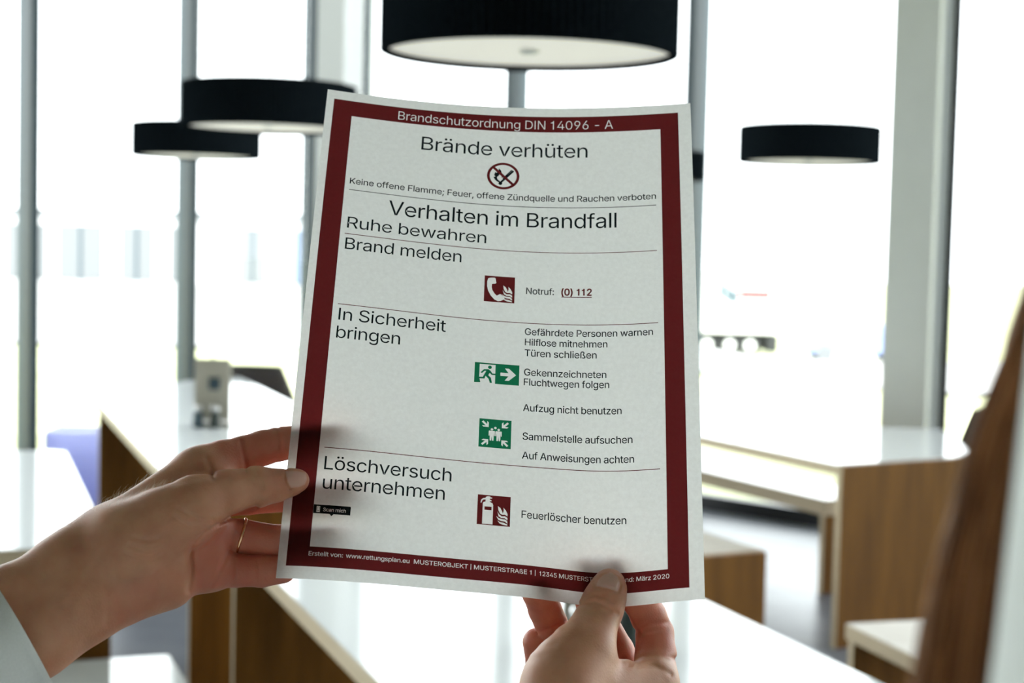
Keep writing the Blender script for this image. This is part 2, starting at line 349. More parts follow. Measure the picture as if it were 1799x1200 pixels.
for i, (x, y, lab) in enumerate(((.021, 3.27, 'large charcoal drum pendant lamp above the sheet, cut by the top of the frame'), (1.255, 6.9, 'charcoal drum pendant lamp hanging alone in front of the right window'),
        (-1.511, 7.6, 'charcoal drum pendant lamp at the left, the small one half hidden behind a bigger one'), (-.863, 5.6, 'charcoal drum pendant lamp whose right side is hidden by the top left of the sheet'),
        (.743, 8.9, 'charcoal drum pendant lamp almost fully hidden behind the right edge of the sheet'))):
    o = lp if i == 0 else copy_tree(lp)
    o.location = (x, y, 1.985); tag(o, lab, 'lamp', 'drum pendant lamps')

# ------------------------------------------------------------------ chairs, crate, table stands
def chair(loc, rz, label):
    r = empty('shell_chair', (0, 0, 0)); tag(r, label, 'chair', 'shell chairs by the windows')
    v = []; f = []; nu, nv = 11, 7
    for j in range(nv):
        t = j/(nv-1)
        for i in range(nu):
            s = 2*i/(nu-1)-1; w = .285-.115*t**1.2
            v.append((s*w, .20+.05*t-.06*s*s*(1-.3*t), .47+.345*t-.006*s*s*t))
    for j in range(nv-1):
        for i in range(nu-1): f.append([j*nu+i, j*nu+i+1, (j+1)*nu+i+1, (j+1)*nu+i])
    b_ = mesh('backrest', v, f, M['chair'], r, True); sm = b_.modifiers.new('t', 'SOLIDIFY'); sm.thickness = .012
    MB().box((0, 0, .45), (.42, .42, .03), bev=.012).build('seat', M['chair'], r)
    for sx in (-1, 1):
        for sy in (-1, 1): MB().tube([(sx*.16, sy*.15, .44), (sx*.20, sy*.19, 0)], [.012, .009], 10).build('leg', M['steel'], r, True)
    r.location = loc; r.rotation_euler[2] = rz
    return r
chair((-1.612, 10.35, 0), math.radians(176), 'grey-brown shell chair behind the left table, next to the card stand')
chair((2.50, 8.00, 0), math.radians(-20), 'grey-brown shell chair between the grey column and the hair')
cr = empty('storage_crate', (-2.33, 8.95, 0)); tag(cr, 'lilac blue ribbed storage crate standing left of the oak panel', 'crate')
mb = MB()
for c, s in (((-2.33, 8.80, .26), (.48, .015, .52)), ((-2.33, 9.10, .26), (.48, .015, .52)), ((-2.565, 8.95, .26), (.015, .30, .52)), ((-2.095, 8.95, .26), (.015, .30, .52)), ((-2.33, 8.95, .01), (.48, .3, .02))): mb.box(c, s, bev=.002)
mb.build('body', M['crate'], cr)
mb = MB()
for k in range(11): mb.box((-2.33, 8.788, .035+k*.045), (.48, .012, .018), bev=.003)
mb.build('rib_panel', M['crate'], cr)
def stand(x, y, label):
    r = empty('card_stand', (x, y, .75)); tag(r, label, 'card stand', 'card stands on the tables')
    MB().box((x, y+.035, .760), (.17, .05, .020), bev=.004).build('base', M['beige'], r)
    MB().box((x, y+.035, .916), (.165, .014, .284), bev=.004).build('back_board', M['beige'], r)
    c = MB().box((x+.01, y+.024, .945), (.05, .01, .055), bev=.003).build('clip', M['navy'], r)
    MB().tube([(x, y+.035, 1.056), (x, y+.035, 1.072)], [.006, .003], 10).build('knob', M['navy'], r)
    return r
stand(-1.359, 7.231, 'beige card stand on the left table, in front of the window post'); stand(.205, 3.36, 'beige card stand on the front table, glimpsed between the fingers below the sheet')
def shaker(x, y, m, label, h=.10):
    r = empty('shaker', (x, y, .75)); tag(r, label, 'shaker', 'shakers in front of the card stands')
    MB().lathe([(0, 0), (.022, 0), (.025, .006), (.021, h*.55), (.016, h*.72), (.016, h*.74), (0, h*.74)], (x, y, .75), 24).build('body', M[m], r, True)
    MB().lathe([(0, h*.74), (.018, h*.74), (.019, h*.9), (.012, h), (0, h)], (x, y, .75), 24).build('lid', M['steel'], r, True)
shaker(-1.412, 7.205, 'navy', 'dark pepper shaker in front of the far card stand, left one'); shaker(-1.335, 7.205, 'greendark', 'dark green shaker in front of the far card stand, right one')
shaker(.262, 3.33, 'greendark', 'dark green shaker before the near card stand, between thumb and forefinger', .13); shaker(.155, 3.33, 'greendark', 'dark green shaker before the near card stand, left of the thumb', .10)

# ------------------------------------------------------------------ the printed sheet
PW, PH = .210, .297
PP = [-0.4949146, -0.01841901, 0.03388278, -0.00574213, -0.01041738, 0.84958493, 2.81178889, 0.01079566, 0.0092697, -0.01209535,
      -0.02202179, 0.73299247, -0.10097948, -0.34386257, 0.10642616, 0.01996637, -0.2697523, -0.03963497, 0.07659609, 0.14071471]
def _rot(r):
    th = np.linalg.norm(r); k = np.array(r)/th; K = np.array([[0, -k[2], k[1]], [k[2], 0, -k[0]], [-k[1], k[0], 0]])
    return np.eye(3)+math.sin(th)*K+(1-math.cos(th))*K@K
PR = _rot(PP[0:3])
def sheet(u, v, off=0.0):
    """point of the curved sheet (u right, v down, metres from its top left corner), world space"""
    u = np.asarray(u, float); v = np.asarray(v, float); s = 2*u/PW-1; t = v/PH; q = PP[7:]
    amp = q[0]+q[1]*t+q[2]*t*t
    w = amp*(1-s*s)*(1+(q[3]+q[4]*t)*s+(q[5]+q[6]*t)*s*s)
    w = w+q[7]*.1*t**5*np.exp(-((s-.55)/.28)**2)+q[8]*.1*s*t*(1-t)+q[9]*.1*t*(1-t)+q[10]*.1*s**3*t+q[11]*.1*s*t+q[12]*.1*t*t*(1-t)
    sc = 1-8/3*amp**2/PW**2
    X = np.stack([s*PW/2*sc, v-PH/2, w-off], -1) @ PR.T+np.array(PP[3:6])
    return cam2world(X)
GL = json.loads(r'''{" ":[94,[]],"(":[137,[[45,103,50,162,66,221,88,270,118,270,95,214,81,157,76,103,80,57,94,8,118,-48,88,-48,69,-11,56,27,47,66]]],")":[137,[[19,-48,43,9,57,58,61,103,56,157,41,214,19,270,48,270,71,221,86,162,92,103,89,65,81,27,67,-11,48,-48]]],",":[94,[[19,-60,34,36,68,36,42,-60]]],"-":[227,[[168,122,168,94,57,94,57,122]]],".":[94,[[48,-2,39,-1,31,4,26,12,25,20,26,29,31,37,39,42,48,43,56,42,64,37,69,29,71,20,69,12,64,4,56,-1]]],"0":[227,[[113,-3,87,0,65,12,47,31,34,57,27,89,24,127,27,165,35,197,48,223,65,242,87,254,113,258,139,254,161,242,179,223,192,197,200,165,203,127,200,89,192,57,179,31,162,12,140,0],[113,25,131,28,145,37,157,52,165,72,170,97,172,127,170,157,165,182,157,203,145,218,131,227,113,230,96,227,82,218,70,203,62,182,56,157,55,127,56,97,62,72,70,52,82,37,96,28]]],"1":[227,[[38,0,38,27,195,27,195,0],[138,254,138,0,106,0,106,224,105,224,43,179,43,213,99,254]]],"2":[227,[[32,0,32,24,117,114,141,141,155,163,160,186,159,198,154,209,146,218,137,224,112,230,98,228,86,224,77,216,69,207,65,195,64,181,33,181,35,202,43,221,55,237,72,248,91,255,112,258,134,255,153,248,169,237,181,223,188,205,191,186,185,159,168,129,133,90,76,30,76,28,195,28,195,0]]],"3":[227,[[109,-3,87,-1,66,5,49,15,35,29,26,46,22,66,55,66,57,54,63,44,72,35,83,30,109,25,138,30,149,37,157,46,163,58,165,72,163,86,158,98,150,109,137,117,121,122,101,124,78,124,78,150,144,224,144,226,35,226,35,254,186,254,186,230,106,139,106,144,132,144,154,138,172,127,185,111,194,93,196,72,194,51,185,33,172,18,154,6,133,-1]]],"4":[227,[[20,53,20,79,123,254,155,254,54,83,54,81,207,81,207,53],[141,0,141,61,141,73,141,159,171,159,171,0]]],"5":[227,[[111,-3,89,-1,70,6,54,16,41,30,33,47,30,65,61,65,64,54,69,44,87,30,111,25,125,27,138,32,149,41,157,52,162,66,164,81,162,97,157,111,148,122,137,131,124,137,109,138,84,134,64,123,34,126,48,254,183,254,183,226,75,226,67,151,68,151,89,162,115,167,131,165,147,160,161,153,172,143,182,130,189,116,194,99,195,82,193,58,184,38,171,21,154,8,134,-1]]],"6":[227,[[113,-3,91,-1,71,7,55,20,42,37,34,58,32,81,34,100,40,119,69,170,126,254,161,254,75,131,73,131,83,144,98,153,117,157,139,155,158,147,173,136,185,120,192,101,194,79,192,56,184,36,171,20,155,7,135,-1],[113,24,127,26,139,31,149,40,157,51,162,64,164,79,162,94,157,107,149,118,139,126,127,131,113,133,99,131,87,126,77,118,69,107,64,94,62,79,64,64,69,51,77,40,87,31,99,26]]],"9":[227,[[113,258,135,255,155,247,171,234,184,217,192,197,194,173,192,155,186,135,158,84,100,0,65,0,151,124,154,124,144,111,128,101,109,97,87,100,69,107,53,119,41,134,34,154,32,176,34,198,42,218,55,235,71,247,91,255],[113,230,99,228,87,223,77,215,69,204,64,191,63,176,64,161,69,148,77,137,87,129,99,123,113,122,127,123,139,129,149,137,157,147,162,160,164,175,162,190,157,204,150,215,139,223,127,228]]],":":[94,[[48,-2,39,-1,31,4,26,12,25,20,26,29,31,37,39,42,48,43,56,42,64,37,69,29,71,20,69,12,64,4,56,-1],[48,135,39,137,31,142,26,149,25,158,26,167,31,174,39,179,48,181,56,179,64,174,69,167,71,158,69,149,64,142,56,137]]],";":[94,[[19,-60,34,36,68,36,42,-60],[52,135,43,137,36,142,31,149,29,158,31,167,36,174,43,179,52,181,61,179,68,174,73,167,75,158,73,149,68,142,61,137]]],"A":[240,[[8,0,101,254,138,254,231,0,198,0,144,151,132,186,116,239,123,239,106,185,95,151,43,0],[55,71,55,99,185,99,185,71]]],"B":[228,[[30,0,30,254,121,254,145,252,164,245,180,235,190,221,197,205,199,187,198,172,193,160,178,143,157,133,157,131,170,129,182,123,192,114,201,102,207,86,209,68,207,50,200,33,189,20,172,9,151,2,123,0],[62,29,122,29,148,31,165,40,175,53,178,68,176,81,171,92,163,102,153,109,140,114,124,115,62,115],[62,143,119,143,144,148,154,155,162,163,166,174,168,186,165,202,156,214,141,223,120,226,62,226]]],"D":[251,[[109,0,48,0,48,29,107,29,136,31,159,40,177,55,189,75,197,99,200,128,197,156,190,180,177,200,160,214,138,223,110,226,47,226,47,254,113,254,147,251,176,239,200,221,217,196,227,164,231,128,227,91,217,59,199,34,175,15,145,4],[62,254,62,0,30,0,30,254]]],"E":[209,[[30,0,30,254,186,254,186,226,62,226,62,143,178,143,178,114,62,114,62,29,188,29,188,0]]],"F":[205,[[30,0,30,254,185,254,185,226,62,226,62,139,173,139,173,111,62,111,62,0]]],"G":[260,[[134,-3,102,1,75,13,52,32,35,58,24,90,20,127,24,165,35,197,52,223,74,242,102,254,132,258,152,256,170,252,187,245,202,235,214,222,225,208,232,192,237,174,204,174,194,197,178,213,158,224,133,228,111,225,92,216,75,202,62,182,54,157,52,127,54,97,63,72,75,53,92,38,112,29,134,26,155,29,172,36,187,47,198,62,205,80,207,101,217,100,141,100,141,128,239,128,239,100,236,71,225,45,209,25,188,9,163,0]]],"H":[258,[[30,0,30,254,62,254,62,144,196,144,196,254,228,254,228,0,196,0,196,116,62,116,62,0]]],"I":[150,[[16,0,16,29,59,29,59,226,16,226,16,254,135,254,135,226,91,226,91,29,135,29,135,0]]],"J":[198,[[93,-3,62,2,38,16,22,40,17,73,17,86,49,86,49,73,52,52,61,37,75,28,93,25,110,28,124,37,133,52,136,73,136,254,168,254,168,73,163,40,147,16,123,2]]],"K":[233,[[52,73,52,108,70,131,87,152,106,172,182,254,224,254,116,138,114,138],[30,0,30,254,62,254,62,167,62,112,62,97,62,0],[186,0,94,130,114,155,224,0]]],"L":[196,[[30,0,30,254,62,254,62,29,181,29,181,0]]],"M":[314,[[30,0,30,254,76,254,139,94,144,79,150,61,156,42,161,24,154,24,159,41,165,61,171,79,176,94,238,254,284,254,284,0,252,0,252,145,252,163,253,184,253,207,253,229,256,229,249,205,241,181,234,161,228,145,171,0,143,0,85,145,80,160,72,181,65,204,56,229,59,229,60,208,60,186,61,164,61,145,61,0]]],"N":[262,[[30,0,30,254,68,254,172,91,181,75,194,53,207,27,202,27,200,54,200,79,199,97,199,254,232,254,232,0,193,0,101,145,89,165,74,191,54,226,60,227,61,192,62,164,62,145,62,0]]],"O":[267,[[133,-3,103,1,75,12,52,32,35,58,24,90,20,127,24,165,35,197,52,223,75,242,103,254,133,258,164,254,192,242,215,223,232,197,243,165,247,127,243,90,232,58,215,32,192,12,164,1],[133,26,155,29,175,38,191,52,204,72,212,97,215,127,212,157,204,182,191,202,175,216,155,225,133,228,112,225,92,216,75,202,63,182,54,157,52,127,54,97,63,72,75,52,92,38,112,29]]],"P":[222,[[30,0,30,254,118,254,144,252,166,244,183,231,195,215,202,195,204,174,202,152,195,133,183,116,166,104,144,96,118,93,55,93,55,121,116,121,134,123,149,128,159,136,167,147,171,160,172,174,171,188,167,201,159,211,148,219,134,224,116,226,62,226,62,0]]],"R":[224,[[30,0,30,254,118,254,145,252,167,244,183,232,195,217,202,198,205,176,202,154,195,136,183,120,166,109,145,101,118,99,48,99,48,128,117,128,135,129,149,133,160,141,167,150,171,162,173,176,171,190,167,202,159,212,149,220,134,224,116,226,62,226,62,0],[177,0,115,115,151,115,214,0]]],"S":[223,[[112,-4,86,-2,64,5,46,15,32,30,23,48,19,68,52,68,55,55,62,44,71,35,83,29,112,25,128,26,143,30,155,37,165,46,171,57,173,70,171,81,166,89,148,102,122,111,92,120,64,130,43,145,30,163,26,186,29,206,37,224,51,238,69,249,90,256,114,258,137,256,158,249,175,238,189,224,197,208,200,189,169,189,163,206,151,219,134,227,112,229,97,228,84,224,73,218,64,209,59,199,58,188,60,176,65,167,85,154,106,147,132,140,156,132,179,119,197,99,202,85,204,69,201,50,193,32,180,17,162,5,139,-2]]],"T":[224,[[16,226,16,254,208,254,208,226,128,226,128,0,96,0,96,226]]],"U":[259,[[129,-4,101,-1,77,8,57,22,42,40,33,62,30,87,30,254,62,254,62,89,64,72,70,57,80,44,94,34,110,28,129,26,149,28,165,34,179,44,188,57,194,72,196,89,196,254,229,254,229,87,226,62,216,40,201,22,182,8,157,-1]]],"V":[240,[[102,0,8,254,42,254,96,103,108,69,124,15,117,15,133,69,145,103,197,254,231,254,139,0]]],"Z":[219,[[21,0,21,23,137,193,153,215,170,238,174,227,143,226,111,226,20,226,20,254,198,254,198,231,84,64,67,40,49,17,45,27,76,28,107,29,200,29,200,0]]],"a":[195,[[80,-4,63,-3,47,2,34,11,24,22,17,37,15,54,17,69,22,80,29,90,39,97,63,105,89,110,117,113,133,117,136,121,138,127,138,128,133,148,120,161,98,165,75,161,59,150,50,137,20,146,29,161,39,173,52,182,66,188,97,192,119,190,143,180,153,172,161,160,167,145,168,126,168,0,138,0,138,26,136,26,126,12,108,1],[85,23,101,24,114,29,124,37,132,47,136,57,138,69,138,95,130,91,116,88,100,86,88,84,67,79,52,70,47,62,46,52,51,36,65,26]]],"b":[212,[[115,-4,99,-3,86,2,69,16,59,29,56,29,56,0,26,0,26,254,57,254,57,160,59,160,69,173,86,186,98,191,115,192,137,189,156,180,173,166,185,146,193,122,195,94,193,66,185,42,173,23,157,8,137,-1],[110,23,126,26,140,33,150,44,158,58,163,75,164,95,163,114,158,131,150,145,140,156,126,163,110,165,94,163,81,156,70,145,62,131,58,114,56,95,58,75,63,58,70,43,81,32,94,26]]],"c":[198,[[104,-4,79,-1,58,8,41,23,28,43,20,66,17,94,20,122,28,146,41,165,58,180,79,189,104,192,130,189,153,178,170,161,181,138,151,131,145,145,135,155,121,162,104,165,86,162,73,155,62,144,54,129,50,112,48,94,50,75,54,59,62,44,73,33,86,26,104,23,121,26,135,33,146,44,152,59,181,51,171,28,153,11,130,0]]],"d":[212,[[98,-4,75,-1,56,8,40,23,27,42,20,66,17,94,20,122,27,146,40,166,56,180,75,189,98,192,114,191,126,186,144,173,153,160,155,160,155,254,186,254,186,0,156,0,156,29,153,29,143,16,126,2,114,-3],[102,23,118,26,132,32,142,43,150,58,154,75,156,95,154,114,150,131,142,145,132,156,118,163,102,165,86,163,72,156,62,145,54,131,50,114,48,95,50,75,54,58,62,44,73,33,86,26]]],"e":[202,[[106,-4,80,-1,58,8,41,23,28,42,20,66,17,93,20,121,28,145,40,165,58,180,78,189,103,192,133,187,147,180,160,170,170,157,179,141,184,121,186,97,186,85,37,85,37,110,169,110,155,101,153,119,149,134,141,147,131,157,118,163,103,165,87,163,73,157,62,147,54,135,50,121,48,105,48,89,50,69,55,53,64,40,76,31,90,25,106,23,127,26,143,36,153,53,182,45,177,32,168,20,156,10,141,2,125,-3]]],"f":[127,[[114,190,114,164,3,164,3,190],[40,0,40,216,42,231,48,243,57,252,68,259,94,265,111,263,121,260,114,234,107,236,97,237,85,235,77,230,72,221,71,209,71,0]]],"g":[213,[[103,-75,84,-74,67,-70,41,-55,25,-35,51,-20,61,-33,77,-44,103,-49,124,-46,141,-38,152,-23,156,-3,156,34,153,34,143,21,126,8,114,4,97,2,76,5,56,13,40,27,28,45,20,68,17,96,20,123,27,147,40,166,56,180,76,189,98,192,114,191,127,186,144,173,154,159,157,159,157,190,186,190,186,-4,183,-27,175,-45,162,-59,145,-68,125,-73],[102,30,118,32,132,38,142,47,150,61,155,77,156,96,155,115,150,132,142,146,132,156,119,163,102,165,86,163,73,156,62,145,54,131,50,115,48,96,50,78,54,61,62,48,73,38,86,32]]],"h":[205,[[57,113,57,0,26,0,26,254,57,254,57,144,51,144,62,166,76,181,94,189,114,192,132,190,148,184,161,174,170,160,177,142,179,120,179,0,148,0,148,118,145,137,136,152,123,161,105,165,92,163,80,159,71,151,63,141,58,129]]],"i":[83,[[26,0,26,190,57,190,57,0],[42,221,34,223,27,227,22,234,21,242,22,249,27,256,34,260,42,262,50,260,57,256,62,249,63,242,62,234,57,227,50,223]]],"k":[190,[[55,68,55,106,60,106,142,190,180,190,92,100,89,100],[26,0,26,254,57,254,57,0],[147,0,74,93,96,114,186,0]]],"l":[95,[[70,-1,50,2,37,10,29,24,26,42,26,254,57,254,57,49,60,31,65,27,73,26,80,26,85,27,90,1,81,0]]],"m":[305,[[26,0,26,190,56,190,56,148,54,148,59,162,66,173,86,188,110,193,129,190,144,180,154,166,160,147,156,147,161,160,169,172,190,187,218,193,234,191,249,186,261,177,270,164,276,148,278,128,278,0,248,0,248,127,245,145,236,156,224,163,209,165,197,164,187,160,173,145,168,124,168,0,137,0,137,130,134,144,126,156,115,163,100,165,79,160,70,154,63,145,58,133,57,119,57,0]]],"n":[205,[[57,113,57,0,26,0,26,190,56,190,56,144,51,144,62,166,76,181,94,189,114,192,132,190,147,184,160,174,170,160,176,142,179,120,179,0,148,0,148,118,145,137,136,152,123,161,105,165,92,163,80,159,71,151,63,141,58,129]]],"o":[208,[[104,-4,79,-1,58,8,41,23,28,43,20,66,17,94,20,122,28,146,41,165,58,180,79,189,104,192,128,189,149,180,167,165,180,146,188,122,191,94,188,66,180,43,167,23,149,8,128,-1],[104,23,121,26,135,33,146,44,154,59,158,75,160,94,158,112,154,129,146,144,135,155,121,162,104,165,86,162,73,155,62,144,54,129,50,112,48,94,50,75,54,59,62,44,73,33,86,26]]],"p":[212,[[26,-71,26,190,56,190,56,160,59,160,69,173,86,186,98,191,115,192,137,189,156,180,173,166,185,146,193,122,195,94,193,66,185,42,173,23,157,8,137,-1,115,-4,99,-3,86,2,69,16,59,29,57,29,57,-71],[110,23,126,26,140,33,150,44,158,58,163,75,164,95,163,114,158,131,150,145,140,156,126,163,110,165,94,163,81,156,70,145,62,131,58,114,56,95,58,75,63,58,70,43,81,32,94,26]]],"q":[212,[[186,-71,155,-71,155,29,153,29,143,16,126,2,114,-3,98,-4,75,-1,56,8,40,23,27,42,20,66,17,94,20,122,27,146,40,166,56,180,75,189,98,192,114,191,126,186,144,173,153,160,156,160,156,190,186,190],[102,23,118,26,132,32,142,43,150,58,154,75,156,95,154,114,150,131,142,145,132,156,118,163,102,165,86,163,72,156,62,145,54,131,50,114,48,95,50,75,54,58,62,44,73,33,86,26]]],"r":[130,[[26,0,26,190,56,190,56,160,58,160,65,173,76,184,90,190,107,192,115,192,122,192,122,161,115,162,103,163,91,161,80,157,70,151,63,142,58,131,57,118,57,0]]],"s":[182,[[91,-4,72,-3,56,2,42,9,31,19,23,32,18,47,47,53,53,40,62,30,75,25,91,23,108,25,122,31,131,40,134,51,132,60,127,68,118,74,106,78,75,85,52,93,36,104,27,119,23,137,26,152,33,166,43,177,58,185,74,190,94,192,112,191,127,186,140,179,149,170,162,145,134,139,129,149,121,158,110,164,94,166,78,164,65,158,57,150,54,139,56,129,62,122,86,111,115,105,137,97,153,86,162,71,166,53,163,37,156,24,145,12,130,3,112,-2]]],"t":[114,[[102,190,102,164,3,164,3,190],[32,236,63,236,63,49,64,38,68,31,75,26,85,25,93,26,101,27,107,1,96,-1,84,-2,62,1,46,11,36,26,32,46]]],"u":[205,[[91,-3,73,-1,57,5,44,15,35,29,28,47,26,69,26,190,57,190,57,72,60,52,68,37,82,28,100,25,113,27,125,31,134,38,142,48,146,61,148,76,148,190,179,190,179,0,149,0,149,46,154,46,143,23,129,8,111,0]]],"v":[195,[[81,0,9,190,42,190,83,78,93,43,103,10,92,10,101,43,112,78,152,190,186,190,113,0]]],"w":[284,[[69,0,11,190,44,190,67,107,77,68,88,21,82,21,93,67,103,107,126,190,158,190,181,107,191,68,201,21,196,21,206,68,217,107,240,190,272,190,215,0,184,0,159,86,152,112,145,140,138,169,145,169,138,140,131,112,124,86,99,0]]],"z":[190,[[21,0,21,23,127,160,127,161,24,161,24,190,166,190,166,165,63,30,63,28,169,28,169,0]]],"|":[115,[[71,336,71,-82,44,-82,44,336]]],"ß":[221,[[61,181,61,0,30,0,30,181,35,215,50,239,71,253,98,258,114,256,130,251,144,243,156,231,163,216,166,197,162,175,154,161,146,149,143,136,144,128,149,121,163,108,181,94,196,76,200,64,202,50,200,34,193,21,183,10,170,3,154,-2,135,-3,104,1,82,10,94,37,109,29,133,25,149,27,161,32,168,41,171,52,169,61,165,69,150,83,132,97,117,113,113,124,111,136,115,153,124,165,132,177,136,194,133,210,125,221,113,227,98,229,82,227,71,218,63,203]]],"ä":[195,[[80,-4,63,-3,47,2,34,11,24,22,17,37,15,54,17,69,22,80,29,90,39,97,63,105,89,110,117,113,133,117,136,121,138,127,138,128,133,148,120,161,98,165,75,161,59,150,50,137,20,146,29,161,39,173,52,182,66,188,97,192,119,190,143,180,153,172,161,160,167,145,168,126,168,0,138,0,138,26,136,26,126,12,108,1],[85,23,101,24,114,29,124,37,132,47,136,57,138,69,138,95,130,91,116,88,100,86,88,84,67,79,52,70,47,62,46,52,51,36,65,26],[131,221,123,223,116,227,112,234,110,242,112,249,116,256,123,260,131,262,138,260,145,256,149,249,151,242,149,234,145,227,138,223],[59,221,51,223,44,227,40,234,38,242,40,249,44,256,51,260,59,262,66,260,73,256,77,249,79,242,77,234,73,227,66,223]]],"ö":[208,[[104,-4,79,-1,58,8,41,23,28,43,20,66,17,94,20,122,28,146,41,165,58,180,79,189,104,192,128,189,149,180,167,165,180,146,188,122,191,94,188,66,180,43,167,23,149,8,128,-1],[104,23,121,26,135,33,146,44,154,59,158,75,160,94,158,112,154,129,146,144,135,155,121,162,104,165,86,162,73,155,62,144,54,129,50,112,48,94,50,75,54,59,62,44,73,33,86,26],[140,221,132,223,125,227,121,234,119,242,121,249,125,256,132,260,140,262,147,260,154,256,158,249,160,242,158,234,154,227,147,223],[68,221,60,223,53,227,49,234,47,242,49,249,53,256,60,260,68,262,76,260,82,256,86,249,88,242,86,234,82,227,76,223]]],"ü":[205,[[91,-3,73,-1,57,5,44,15,35,29,28,47,26,69,26,190,57,190,57,72,60,52,68,37,82,28,100,25,113,27,125,31,134,38,142,48,146,61,148,76,148,190,179,190,179,0,149,0,149,46,154,46,143,23,129,8,111,0],[138,221,131,223,124,227,120,234,118,242,120,249,124,256,131,260,138,262,146,260,153,256,157,249,159,242,157,234,153,227,146,223],[67,221,59,223,52,227,48,234,46,242,48,249,52,256,59,260,67,262,74,260,81,256,85,249,87,242,85,234,81,227,74,223]]]}''')
# plain grotesque stems for the three letters that carry slabs
GL['I'] = [99, [[33, 254, 66, 254, 66, 0, 33, 0]]]; GL['l'] = [86, [[27, 262, 59, 262, 59, 0, 27, 0]]]
GL['1'] = [197, [[90, 0, 90, 182, 35, 182, 35, 206, 68, 213, 88, 229, 98, 254, 122, 254, 122, 0]]]
TRACK = 9
def text_loops(txt, x0, x1, base, cap):
    adv = 0; items = []
    for ch in txt:
        a, loops = GL[ch]; items.append((adv, loops)); adv += a-TRACK
    xs = [p for ad, ls in items for l in ls for p in (np.array(l[0::2])+ad)]
    lo, hi = min(xs), max(xs); sx = (x1-x0)/(hi-lo); sy = cap/254.0
    return [[(x0+(ad+l[i]-lo)*sx, base-l[i+1]*sy) for i in range(0, len(l), 2)] for ad, ls in items for l in ls]
def bold(loops, d):
    out = []
    for l in loops:
        P = np.array(l); n = len(P); A = sum(P[i][0]*P[(i+1) % n][1]-P[(i+1) % n][0]*P[i][1] for i in range(n))
        t = np.roll(P, -1, 0)-np.roll(P, 1, 0); t /= np.linalg.norm(t, axis=1)[:, None]+1e-9
        out.append(((P+np.stack([t[:, 1], -t[:, 0]], 1)*d*SGN)).tolist())
    return out
SGN = 1
def film(name, layers, m, parent, off=.00012, step=4.0):
    """one print film from painter's layers [(loops, inked)], coordinates in mm"""
    V = []; E = []; F = []; who = []; sg = []
    for k, (loops, inked, *gl) in enumerate(layers):
        for l in loops:
            l = [tuple(q) for i, q in enumerate(l) if math.dist(q, l[i-1]) > 1e-4]
            if len(l) < 3: continue
            A = sum(l[i][0]*l[(i+1) % len(l)][1]-l[(i+1) % len(l)][0]*l[i][1] for i in range(len(l)))
            sg.append(-1 if (A < 0 and gl) else 1)
            if A < 0: l = l[::-1]
            n = len(V); V += [Vector(q) for q in l]; F.append(list(range(n, n+len(l)))); who.append(k)
    x0 = min(q.x for q in V); x1 = max(q.x for q in V); y0 = min(q.y for q in V); y1 = max(q.y for q in V)
    x = math.ceil(x0/step)*step
    while x < x1:
        n = len(V); V += [Vector((x+.0137, y0-.5)), Vector((x+.0137, y1+.5))]; E.append((n, n+1)); x += step
    y = math.ceil(y0/20)*20.0
    while y < y1:
        n = len(V); V += [Vector((x0-.5, y+.0137)), Vector((x1+.5, y+.0137))]; E.append((n, n+1)); y += 20
    ov, oe, of, _, _, orig = delaunay_2d_cdt(V, E, F, 0, 1e-5)
    keep = []
    for f, o in zip(of, orig):
        cnt = {}
        for i in o: cnt[who[i]] = cnt.get(who[i], 0)+sg[i]
        st = False
        for k in sorted(cnt):
            if cnt[k] != 0: st = layers[k][1]
        if st: keep.append(f)
    used = sorted({i for f in keep for i in f}); mp = {i: j for j, i in enumerate(used)}
    P = np.array([[ov[i].x, ov[i].y] for i in used])/1000.0
    W_ = sheet(P[:, 0], P[:, 1], off)
    fc = []
    for f in keep:
        a, b_, c = (np.array(ov[i]) for i in f[:3]); fc.append([mp[i] for i in (f if ((b_[0]-a[0])*(c[1]-a[1])-(b_[1]-a[1])*(c[0]-a[0])) < 0 else f[::-1])])
    return mesh(name, W_, fc, m, parent)
nu, nv = 71, 100
U, V_ = np.meshgrid(np.linspace(0, PW, nu), np.linspace(0, PH, nv))
pc = sheet(PW/2, PH/2)
sh = empty('printed_sheet', tuple(pc)); tag(sh, 'white A4 fire safety notice with a dark red border, held up by two hands', 'paper sheet')
mesh('paper', sheet(U.ravel(), V_.ravel()), [[j*nu+i, (j+1)*nu+i, (j+1)*nu+i+1, j*nu+i+1] for j in range(nv-1) for i in range(nu-1)], M['paper'], sh, True)
def rect(x0, y0, x1, y1): return [(x0, y0), (x1, y0), (x1, y1), (x0, y1)]
def circ(x, y, r, n=40, ry=None): return [(x+r*math.cos(2*math.pi*k/n), y+(ry or r)*math.sin(2*math.pi*k/n)) for k in range(n)]
def bar(x0, y0, x1, y1, w):
    d = np.array([x1-x0, y1-y0]); d = d/np.linalg.norm(d)*w/2; n = np.array([-d[1], d[0]])
    return [(x0+n[0], y0+n[1]), (x1+n[0], y1+n[1]), (x1-n[0], y1-n[1]), (x0-n[0], y0-n[1])]
